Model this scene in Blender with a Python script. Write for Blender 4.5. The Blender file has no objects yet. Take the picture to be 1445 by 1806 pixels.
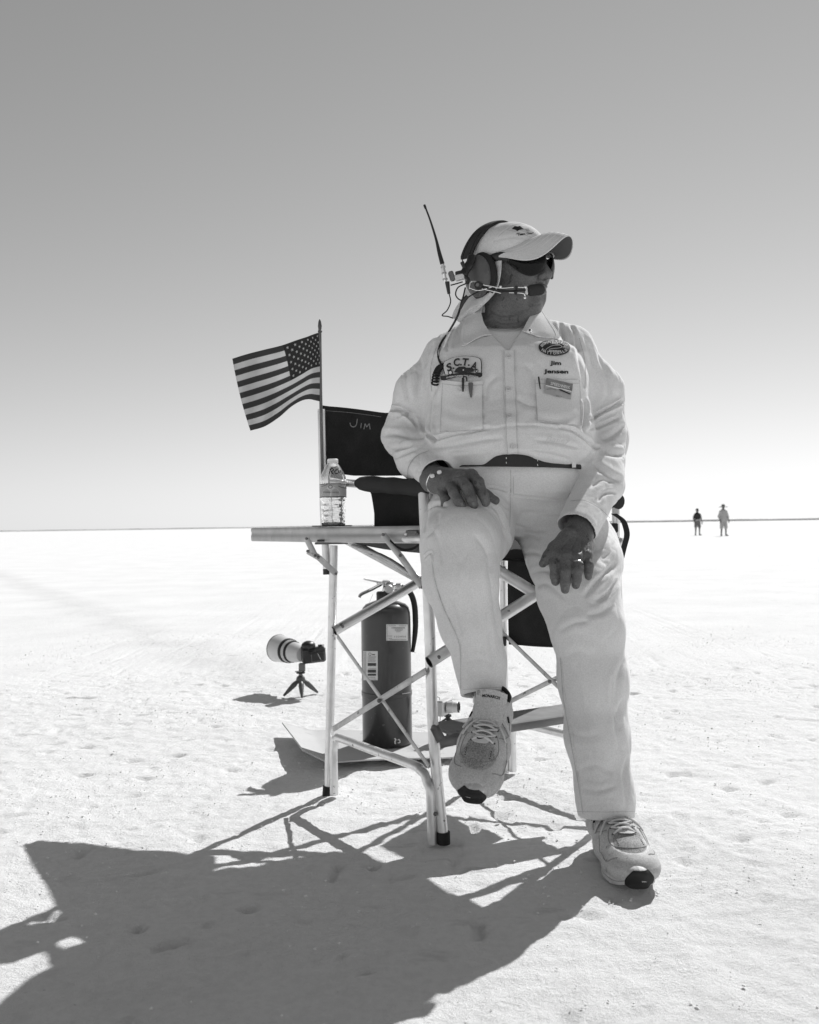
import bpy, math, random
import numpy as np
from mathutils import Vector, Matrix, Euler
from mathutils.bvhtree import BVHTree
from mathutils.geometry import interpolate_bezier
random.seed(7)
rng = np.random.default_rng(7)
sc = bpy.context.scene
COL = sc.collection
R = math.radians

# ---------------------------------------------------------------- camera
CAM = np.array([0.0, 0.0, 0.80])
FPX = 1600.0                                  # focal length in photo pixels (photo 1445 wide)
PITCH, ROLL = math.atan(24/1600), R(0.82)
_F = np.array([0, math.cos(PITCH), math.sin(PITCH)])
_X = np.array([math.cos(ROLL), 0, -math.sin(ROLL)])
_X = _X - _F*np.dot(_X, _F); _X /= np.linalg.norm(_X)
_U = np.cross(_X, _F)
cd = bpy.data.cameras.new('camera'); cam = bpy.data.objects.new('camera', cd); COL.objects.link(cam)
cam.matrix_world = Matrix(((_X[0], _U[0], -_F[0], CAM[0]), (_X[1], _U[1], -_F[1], CAM[1]), (_X[2], _U[2], -_F[2], CAM[2]), (0, 0, 0, 1)))
cd.sensor_fit = 'HORIZONTAL'; cd.sensor_width = 72.25; cd.lens = 80.0
cd.clip_start = 0.05; cd.clip_end = 12000
cd.dof.use_dof = True; cd.dof.focus_distance = 2.35; cd.dof.aperture_fstop = 16
sc.camera = cam

# ---------------------------------------------------------------- world, sun, exposure
SUN_EL, SUN_AZ = R(43), R(33)
w = bpy.data.worlds.new('World'); sc.world = w; w.use_nodes = True
nt = w.node_tree; nt.nodes.clear()
sky = nt.nodes.new('ShaderNodeTexSky'); sky.sky_type = 'NISHITA'; sky.sun_disc = False
sky.sun_elevation = SUN_EL; sky.sun_rotation = SUN_AZ
sky.air_density = 1.0; sky.dust_density = 0.0; sky.ozone_density = 1.0
bw = nt.nodes.new('ShaderNodeVectorMath'); bw.operation = 'DOT_PRODUCT'; bw.inputs[1].default_value = (.16, .53, .31)   # spectral response of the black-and-white film
bg = nt.nodes.new('ShaderNodeBackground'); bg.inputs['Strength'].default_value = 0.092
wo = nt.nodes.new('ShaderNodeOutputWorld')
nt.links.new(sky.outputs[0], bw.inputs[0]); nt.links.new(bw.outputs['Value'], bg.inputs[0]); nt.links.new(bg.outputs[0], wo.inputs[0])
sd = bpy.data.lights.new('sun', 'SUN'); sd.energy = 4.4; sd.angle = R(0.53); sd.color = (1.0, 1.0, 1.0)
sun = bpy.data.objects.new('sun', sd); COL.objects.link(sun)
SUN = Vector((math.sin(SUN_AZ)*math.cos(SUN_EL), math.cos(SUN_AZ)*math.cos(SUN_EL), math.sin(SUN_EL)))
sun.rotation_euler = SUN.to_track_quat('Z', 'Y').to_euler()
sc.view_settings.view_transform = 'Standard'; sc.view_settings.look = 'None'
sc.view_settings.exposure = 0.10; sc.view_settings.gamma = 1.0
sc.view_settings.use_curve_mapping = False
sc.render.engine = 'CYCLES'

# ---------------------------------------------------------------- small maths
def P(u, v, d):                       # photo pixel + distance along the view axis -> world point
    return CAM + _X*((u-722.5)/FPX*d) - _U*((v-903.0)/FPX*d) + _F*d
def px(p):                            # world points (n,3) -> photo pixels
    q = np.atleast_2d(p) - CAM
    d = q @ _F
    return np.stack([722.5+FPX*(q @ _X)/d, 903.0-FPX*(q @ _U)/d], 1)
def G(u, v, z=0.0):                   # photo pixel -> world point at height z
    r = P(u, v, 1.0) - CAM
    return CAM + r*((z-CAM[2])/r[2])
def unit(v):
    v = np.asarray(v, float); return v/np.linalg.norm(v)
def lerp(a, b, t): return np.asarray(a, float)*(1-t)+np.asarray(b, float)*t
def catmull(pts, n):                  # n samples along a Catmull-Rom curve
    p = np.asarray(pts, float)
    if len(p) < 3:
        return np.array([lerp(p[0], p[-1], t) for t in np.linspace(0, 1, n)])
    q = np.vstack([2*p[0]-p[1], p, 2*p[-1]-p[-2]])
    s = np.linspace(0, len(p)-1, n); i = np.minimum(s.astype(int), len(p)-2); t = (s-i)[:, None]
    a, b, c, d = q[i], q[i+1], q[i+2], q[i+3]
    return 0.5*((2*b)+(-a+c)*t+(2*a-5*b+4*c-d)*t*t+(-a+3*b-3*c+d)*t**3)
_perm = rng.permutation(4096); _perm = np.concatenate([_perm, _perm])
_grad = rng.normal(size=(4096, 3)); _grad /= np.linalg.norm(_grad, axis=1)[:, None]
def noise(p):                         # gradient noise, p (n,3)
    p = np.asarray(p, float); i = np.floor(p).astype(np.int64); f = p-i
    u = f*f*f*(f*(f*6-15)+10); out = 0
    for dx in (0, 1):
        for dy in (0, 1):
            for dz in (0, 1):
                h = _perm[(_perm[(_perm[(i[:, 0]+dx) & 4095]+i[:, 1]+dy) & 4095]+i[:, 2]+dz) & 4095]
                g = _grad[h]
                dot = g[:, 0]*(f[:, 0]-dx)+g[:, 1]*(f[:, 1]-dy)+g[:, 2]*(f[:, 2]-dz)
                wx = u[:, 0] if dx else 1-u[:, 0]; wy = u[:, 1] if dy else 1-u[:, 1]; wz = u[:, 2] if dz else 1-u[:, 2]
                out = out + dot*wx*wy*wz
    return out

# ---------------------------------------------------------------- materials (all grey: the picture is black and white)
MATS = {}
def mat(name, v, rough=.6, metal=0., var=.08, vscale=12, bump=0., bscale=300, bdist=.001, spec=.5, trans=0., ior=1.45, sheen=0., grain=0., spots=None, transl=0., coat=0.):
    if name in MATS: return MATS[name]
    m = bpy.data.materials.new(name); m.use_nodes = True; MATS[name] = m
    n, l = m.node_tree.nodes, m.node_tree.links
    b = n['Principled BSDF']; out = n['Material Output']
    b.inputs['Roughness'].default_value = rough; b.inputs['Metallic'].default_value = metal
    b.inputs['Specular IOR Level'].default_value = spec; b.inputs['IOR'].default_value = ior
    b.inputs['Transmission Weight'].default_value = trans
    b.inputs['Sheen Weight'].default_value = sheen; b.inputs['Coat Weight'].default_value = coat
    tc = n.new('ShaderNodeTexCoord')
    nz = n.new('ShaderNodeTexNoise'); nz.inputs['Scale'].default_value = vscale; nz.inputs['Detail'].default_value = 6
    l.new(tc.outputs['Object'], nz.inputs['Vector'])
    mr = n.new('ShaderNodeMapRange'); mr.inputs['From Min'].default_value = .3; mr.inputs['From Max'].default_value = .7
    mr.inputs['To Min'].default_value = v*(1-var); mr.inputs['To Max'].default_value = min(1, v*(1+var))
    l.new(nz.outputs['Fac'], mr.inputs['Value'])
    val = mr.outputs[0]
    if spots:                          # (value, scale, threshold): worn or dirty specks
        sv, ss, st = spots
        n2 = n.new('ShaderNodeTexNoise'); n2.inputs['Scale'].default_value = ss; n2.inputs['Detail'].default_value = 4
        l.new(tc.outputs['Object'], n2.inputs['Vector'])
        r2 = n.new('ShaderNodeMapRange'); r2.inputs['From Min'].default_value = st; r2.inputs['From Max'].default_value = st+.06
        l.new(n2.outputs['Fac'], r2.inputs['Value'])
        mx = n.new('ShaderNodeMix'); mx.data_type = 'FLOAT'
        l.new(r2.outputs[0], mx.inputs[0]); l.new(val, mx.inputs[2]); mx.inputs[3].default_value = sv
        val = mx.outputs[0]
    if grain:                          # fine mottling put into the colour to imitate film grain
        n3 = n.new('ShaderNodeTexNoise'); n3.inputs['Scale'].default_value = 330; n3.inputs['Detail'].default_value = 2
        l.new(tc.outputs['Object'], n3.inputs['Vector'])
        r3 = n.new('ShaderNodeMapRange'); r3.inputs['From Min'].default_value = .3; r3.inputs['From Max'].default_value = .7
        r3.inputs['To Min'].default_value = 1-grain; r3.inputs['To Max'].default_value = 1+grain*.8
        l.new(n3.outputs['Fac'], r3.inputs['Value']); m3 = n.new('ShaderNodeMath'); m3.operation = 'MULTIPLY'; l.new(val, m3.inputs[0]); l.new(r3.outputs[0], m3.inputs[1]); val = m3.outputs[0]
    l.new(val, b.inputs['Base Color'])
    if bump:
        nb = n.new('ShaderNodeTexNoise'); nb.inputs['Scale'].default_value = bscale; nb.inputs['Detail'].default_value = 4
        l.new(tc.outputs['Object'], nb.inputs['Vector'])
        bp = n.new('ShaderNodeBump'); bp.inputs['Strength'].default_value = bump; bp.inputs['Distance'].default_value = bdist
        l.new(nb.outputs['Fac'], bp.inputs['Height']); l.new(bp.outputs[0], b.inputs['Normal'])
    if transl:
        tr = n.new('ShaderNodeBsdfTranslucent'); l.new(val, tr.inputs['Color'])
        ms = n.new('ShaderNodeMixShader'); ms.inputs[0].default_value = transl
        l.new(b.outputs[0], ms.inputs[1]); l.new(tr.outputs[0], ms.inputs[2]); l.new(ms.outputs[0], out.inputs['Surface'])
    return m
mat('shirt_cotton', .78, .92, grain=.085, var=.035, vscale=9, bump=.55, bscale=650, bdist=.0007, spec=.2, sheen=.2, transl=.07)
mat('trouser_cotton', .74, .92, grain=.085, var=.04, vscale=8, bump=.6, bscale=550, bdist=.0008, spec=.2, sheen=.2)
mat('undershirt_cotton', .72, .95, grain=.085, bump=.4, bscale=600, spec=.2)
mat('skin', .128, .46, grain=.25, var=.14, vscale=28, bump=.7, bscale=150, bdist=.0016, spec=.32, spots=(.07, 60, .62))
mat('stitch_grey', .42, .9); mat('stitch_pale', .85, .9)
mat('patch_dark', .03, .8, bump=.4, bscale=900); mat('patch_pale', .66, .85, bump=.4, bscale=900)
mat('ink', .012, .7); mat('pen_plastic', .012, .35); mat('belt_leather', .018, .5, bump=.5, bscale=200)
mat('button_shell', .62, .35); mat('snap_metal', .75, .3, 1)
mat('black_fabric', .02, .9, grain=.3, var=.25, vscale=14, bump=.5, bscale=700, spec=.2, sheen=.05)
mat('black_webbing', .022, .85, bump=.6, bscale=500, spec=.25)
mat('black_foam', .035, .85, var=.2, bump=.5, bscale=300, spec=.3)
mat('aluminium', .74, .38, .85, var=.10, vscale=25, spots=(.25, 60, .66), bump=.15, bscale=80)
mat('aluminium_dull', .50, .5, .6, var=.2, vscale=20, spots=(.2, 50, .64), bump=.2, bscale=80)
mat('steel_dark', .16, .45, .5, var=.25, vscale=20)
mat('black_plastic', .018, .42, var=.2, vscale=20); mat('black_rubber', .014, .7)
mat('footrest_paint', .22, .75, spec=.2, var=.2)
mat('grey_plastic', .10, .45, var=.15, vscale=40, spots=(.16, 70, .62))
mat('chrome', .8, .18, 1); mat('cap_cotton', .66, .9, grain=.085, var=.04, bump=.5, bscale=600, bdist=.0007, spec=.2)
mat('cap_underside', .12, .9, bump=.4, bscale=600)
mat('flap_cotton', .80, .92, grain=.085, var=.05, bump=.5, bscale=400, spec=.2, transl=.25)
mat('sun_lens', .003, .03, spec=.22, bump=.5, bscale=45, bdist=.004); mat('glasses_frame', .012, .3)
mat('shoe_leather', .50, .6, grain=.2, var=.12, vscale=16, bump=.35, bscale=260, spots=(.28, 40, .64))
mat('shoe_mesh', .32, .85, grain=.45, var=.15, vscale=30, bump=.8, bscale=450); mat('shoe_sole', .55, .75, var=.2, vscale=25, bump=.7, bscale=120, bdist=.003, spots=(.7, 60, .56))
mat('shoe_lace', .66, .85, bump=.5, bscale=700); mat('shoe_lining', .02, .9)
mat('extinguisher_paint', .036, .33, var=.12, vscale=16, spots=(.09, 45, .66), coat=.25, bump=.12, bscale=30)
mat('label_paper', .62, .6, var=.06, vscale=40); mat('label_grey', .25, .6); mat('label_ink', .04, .6)
mat('cardboard_white', .50, .8, var=.06, vscale=6, spots=(.42, 14, .62)); mat('lens_white', .60, .42, var=.05)
mat('silver_paint', .55, .4, .35); mat('gold_ring', .6, .25, 1)
mat('flag_red', .085, .85, bump=.3, bscale=900, transl=.35); mat('flag_white', .72, .85, bump=.3, bscale=900, transl=.35)
mat('flag_blue', .045, .85, bump=.3, bscale=900, transl=.3); mat('flag_stick', .14, .5, var=.3, vscale=30); mat('flag_spear', .08, .4)
mat('clear_plastic', .93, .10, trans=.80, ior=1.25, var=0); mat('water', 1., .0, trans=1., ior=1.33, var=0)
mat('bottle_cap', .9, .45, var=.02, transl=.65); mat('bottle_label', .60, .5, transl=.3); mat('bottle_label_pale', .85, .5, transl=.3); mat('bottle_label_dark', .10, .5)
mat('table_edge', .42, .45, .7, var=.1, vscale=30, spots=(.3, 40, .66)); mat('table_laminate', .45, .5, var=.1)
mat('hair_grey', .4, .8)
mat('far_skin', .10, .7); mat('far_dark', .035, .9); mat('far_grey', .16, .9); mat('far_pale', .42, .9)

# ---------------------------------------------------------------- objects
ORG = {}
def root_origin(o):
    while o.parent: o = o.parent
    return ORG[o.name]
def mk(name, verts, faces, m, parent=None, smooth=True, mats=None, midx=None, origin=None):
    verts = np.asarray(verts, float)
    org = root_origin(parent) if parent else (np.asarray(origin, float) if origin is not None else np.array([verts[:, 0].mean(), verts[:, 1].mean(), verts[:, 2].min()]))
    me = bpy.data.meshes.new(name)
    if isinstance(faces, np.ndarray) and faces.ndim == 2 and len(faces) > 500:
        k = faces.shape[1]
        me.vertices.add(len(verts)); me.vertices.foreach_set('co', (verts-org).ravel())
        me.loops.add(faces.size); me.loops.foreach_set('vertex_index', faces.ravel().astype(np.int32))
        me.polygons.add(len(faces)); me.polygons.foreach_set('loop_start', np.arange(0, faces.size, k, dtype=np.int32))
        me.update(calc_edges=True)
    else:
        me.from_pydata((verts-org).tolist(), [], [list(map(int, f)) for f in faces]); me.update()
    for x in (mats or [m]): me.materials.append(MATS[x] if isinstance(x, str) else x)
    if midx is not None: me.polygons.foreach_set('material_index', np.asarray(midx, np.int32))
    me.polygons.foreach_set('use_smooth', np.full(len(me.polygons), bool(smooth)))
    me.update()
    o = bpy.data.objects.new(name, me); COL.objects.link(o)
    if parent: o.parent = parent
    else: o.location = org; ORG[o.name] = org
    return o
def thing(name, label, cat, loc, group=None):
    o = bpy.data.objects.new(name, None); COL.objects.link(o); o.location = loc; o.empty_display_size = .05
    ORG[o.name] = np.asarray(loc, float); tag(o, label, cat, group); return o
def tag(o, label, cat, group=None):
    o['label'] = label; o['category'] = cat
    if group: o['group'] = group
    return o
def grid_faces(nu, nv, wrap_u=False, wrap_v=False):
    i = np.arange(nu if wrap_u else nu-1)[:, None]; j = np.arange(nv if wrap_v else nv-1)[None, :]
    a = (i % nu)*nv+(j % nv); b = ((i+1) % nu)*nv+(j % nv); c = ((i+1) % nu)*nv+((j+1) % nv); d = (i % nu)*nv+((j+1) % nv)
    return np.stack([a, b, c, d], -1).reshape(-1, 4)
class MB:                              # collects primitives into one mesh
    def __init__(s): s.v = []; s.f = []; s.n = 0
    def add(s, v, f):
        s.v.append(np.asarray(v, float)); s.f += [[int(i)+s.n for i in q] for q in f]; s.n += len(v); return s
    def box(s, c, size, ax=None, bev=.0):
        ax = np.eye(3) if ax is None else np.asarray(ax); h = np.asarray(size, float)/2
        if bev <= 0: bev = min(h)*.12
        b = bev; V = []; 
        for sx in (-1, 1):
            for sy in (-1, 1):
                for sz in (-1, 1):
                    V += [(sx*h[0], sy*(h[1]-b), sz*(h[2]-b)), (sx*(h[0]-b), sy*h[1], sz*(h[2]-b)), (sx*(h[0]-b), sy*(h[1]-b), sz*h[2])]
        import itertools
        V = np.array(V); idx = lambda sx, sy, sz, k: ((sx > 0)*4+(sy > 0)*2+(sz > 0))*3+k
        F = []
        for s_ in (-1, 1):
            F.append([idx(s_, a, b_, 0) for a, b_ in ((-1, -1), (1, -1), (1, 1), (-1, 1))][::s_])
            F.append([idx(a, s_, b_, 1) for a, b_ in ((-1, -1), (1, -1), (1, 1), (-1, 1))][::-s_])
            F.append([idx(a, b_, s_, 2) for a, b_ in ((-1, -1), (1, -1), (1, 1), (-1, 1))][::s_])
        for a in (-1, 1):
            for b_ in (-1, 1):
                F.append([idx(a, b_, -1, 0), idx(a, b_, 1, 0), idx(a, b_, 1, 1), idx(a, b_, -1, 1)])
                F.append([idx(a, -1, b_, 0), idx(a, 1, b_, 0), idx(a, 1, b_, 2), idx(a, -1, b_, 2)])
                F.append([idx(-1, a, b_, 1), idx(1, a, b_, 1), idx(1, a, b_, 2), idx(-1, a, b_, 2)])
                for c_ in (-1, 1): F.append([idx(a, b_, c_, 0), idx(a, b_, c_, 1), idx(a, b_, c_, 2)])
        return s.add(np.asarray(c)+V @ ax, F)
    def tube(s, pts, r, sides=12, n=None, caps=True, flat=1., flatax=None):
        p = np.asarray(pts, float)
        if n: p = catmull(p, n)
        r = np.broadcast_to(np.asarray(r, float), (len(p),)) if np.ndim(r) == 0 or len(np.atleast_1d(r)) == len(p) else np.interp(np.linspace(0, 1, len(p)), np.linspace(0, 1, len(r)), r)
        t = np.gradient(p, axis=0); t /= np.linalg.norm(t, axis=1)[:, None]+1e-12
        a = np.asarray(flatax, float) if flatax is not None else (np.array([0, 0, 1.]) if abs(t[0][2]) < .9 else np.array([1., 0, 0]))
        V = []; ang = np.linspace(0, 2*np.pi, sides, endpoint=False)
        for i in range(len(p)):
            a = a-t[i]*np.dot(a, t[i]); a = unit(a); b = np.cross(t[i], a)
            V.append(p[i]+r[i]*(np.cos(ang)[:, None]*a*flat+np.sin(ang)[:, None]*b))
        F = grid_faces(len(p), sides, False, True).tolist()
        if caps: F += [list(range(sides))[::-1], list(range((len(p)-1)*sides, len(p)*sides))]
        return s.add(np.vstack(V), F)
    def lathe(s, prof, c, axis=(0, 0, 1), sides=32):   # prof: (radius, height)
        ax = unit(axis); a = unit(np.cross(ax, [0, 1, 0] if abs(ax[1]) < .9 else [1, 0, 0])); b = np.cross(ax, a)
        ang = np.linspace(0, 2*np.pi, sides, endpoint=False); V = []
        for r_, h_ in prof: V.append(np.asarray(c)+ax*h_+max(r_, 1e-5)*(np.cos(ang)[:, None]*a+np.sin(ang)[:, None]*b))
        return s.add(np.vstack(V), grid_faces(len(prof), sides, False, True).tolist())
    def sheet(s, Pg, th=.0):           # Pg (nu,nv,3); th>0 gives it thickness along normals
        nu, nv, _ = Pg.shape; f = grid_faces(nu, nv).tolist()
        if th <= 0: return s.add(Pg.reshape(-1, 3), f)
        du = np.gradient(Pg, axis=0); dv = np.gradient(Pg, axis=1); N = np.cross(du, dv); N /= np.linalg.norm(N, axis=2)[..., None]+1e-12
        A = (Pg+N*th/2).reshape(-1, 3); B = (Pg-N*th/2).reshape(-1, 3); k = nu*nv
        F = f+[[q+k for q in x[::-1]] for x in f]
        idx = np.arange(k).reshape(nu, nv); rim = list(idx[0, :])+list(idx[1:, -1])+list(idx[-1, -2::-1])+list(idx[-2:0:-1, 0])
        for i in range(len(rim)):
            x, y = rim[i], rim[(i+1) % len(rim)]; F.append([x, x+k, y+k, y])
        return s.add(np.vstack([A, B]), F)
    def build(s, name, m, parent=None, smooth=True, origin=None):
        o = mk(name, np.vstack(s.v), s.f, m, parent, smooth, origin=origin)
        if smooth:
            try: o.data.set_sharp_from_angle(angle=R(42))
            except Exception: pass
        return o
def world_bvh(*objs):
    V, F, n = [], [], 0
    for o in objs:
        org = root_origin(o) if (o.parent or o.name in ORG) else np.zeros(3)
        me = o.data; v = np.empty(len(me.vertices)*3); me.vertices.foreach_get('co', v); v = v.reshape(-1, 3)+org
        V += v.tolist(); F += [[i+n for i in p.vertices] for p in me.polygons]; n += len(v)
    return BVHTree.FromPolygons(V, F)
def hit(bvh, u, v):
    d = Vector(P(u, v, 1.0)-CAM).normalized(); r = bvh.ray_cast(Vector(CAM), d)
    return (np.array(r[0]), np.array(r[1])) if r[0] is not None else (None, None)
def drop(bvh, u, v, off=.002, dd=2.45):     # point on the surface seen at that photo pixel, lifted off it
    p, n = hit(bvh, u, v)
    if p is None: return P(u, v, dd)
    view = unit(CAM-p)
    if n @ view < 0: n = -n
    return p+n*off*.5+view*off*.6
def patch_on(bvh, quad, nu, nv, off, th, bulge=0):  # quad: 4 photo pixels TL,TR,BR,BL -> thin conformal patch
    q = [np.array(x, float) for x in quad]; G_ = np.zeros((nu, nv, 3))
    for i in range(nu):
        for j in range(nv):
            s_, t_ = i/(nu-1), j/(nv-1)
            a = lerp(q[0], q[1], s_); b = lerp(q[3], q[2], s_); c = lerp(a, b, t_)
            G_[i, j] = drop(bvh, c[0], c[1], off+bulge*math.sin(math.pi*s_)*math.sin(math.pi*t_))
    return G_
def smooth_grid(G_, k=2):
    for _ in range(k):
        H = G_.copy(); H[1:-1, 1:-1] = .5*G_[1:-1, 1:-1]+.125*(G_[:-2, 1:-1]+G_[2:, 1:-1]+G_[1:-1, :-2]+G_[1:-1, 2:])
        H[1:-1, 0] = .5*G_[1:-1, 0]+.25*(G_[:-2, 0]+G_[2:, 0]); H[1:-1, -1] = .5*G_[1:-1, -1]+.25*(G_[:-2, -1]+G_[2:, -1])
        H[0, 1:-1] = .5*G_[0, 1:-1]+.25*(G_[0, :-2]+G_[0, 2:]); H[-1, 1:-1] = .5*G_[-1, 1:-1]+.25*(G_[-1, :-2]+G_[-1, 2:])
        G_ = H
    return G_
def ribbon(fn, pts, wdt, name, m, parent, n=40):   # flat strip of width wdt (photo px) along photo polyline, mapped by fn
    c = catmull(pts, n); t = np.gradient(c, axis=0); t /= np.linalg.norm(t, axis=1)[:, None]+1e-9; nn = np.stack([-t[:, 1], t[:, 0]], 1)
    Gd = np.zeros((n, 2, 3))
    for i in range(n):
        for j, s_ in enumerate((-.5, .5)): q = c[i]+nn[i]*wdt*s_; Gd[i, j] = fn(q[0], q[1])
    return MB().sheet(Gd).build(name, m, parent)
def text_geo(txt, bold=0., italic=0.):
    cu = bpy.data.curves.new('t', 'FONT'); cu.body = txt; cu.align_x = 'CENTER'; cu.offset = bold; cu.shear = italic; cu.resolution_u = 3
    o = bpy.data.objects.new('t', cu); COL.objects.link(o)
    dg = bpy.context.evaluated_depsgraph_get(); me = o.evaluated_get(dg).to_mesh()
    v = np.array([x.co[:] for x in me.vertices]); f = [list(p.vertices) for p in me.polygons]
    o.evaluated_get(dg).to_mesh_clear(); bpy.data.objects.remove(o); bpy.data.curves.remove(cu)
    lo, hi = v.min(0), v.max(0); c = (lo+hi)/2; v = v-c
    return v[:, :2]/np.array([hi[0]-lo[0], hi[1]-lo[1]]), f     # unit box, y up
def text_on(fn, txt, cx, cy, wpx, hpx, name, m, parent, rot=0., arc=0., bold=.01, italic=0.):
    v, f = text_geo(txt, bold, italic); out = []
    for x, y in v:
        X, Y = x*wpx, -y*hpx
        if arc: Y += arc*(4*x*x)                      # bends the baseline (px drop at both ends)
        c, s_ = math.cos(rot), math.sin(rot)
        out.append(fn(cx+X*c-Y*s_, cy+X*s_+Y*c))
    return mk(name, np.array(out), f, m, parent, smooth=False)
def oriented(c, ex, ey):                # mapping of local (a,b) px-like units on a plane
    return lambda a, b: np.asarray(c)+np.asarray(ex)*a+np.asarray(ey)*b

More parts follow.
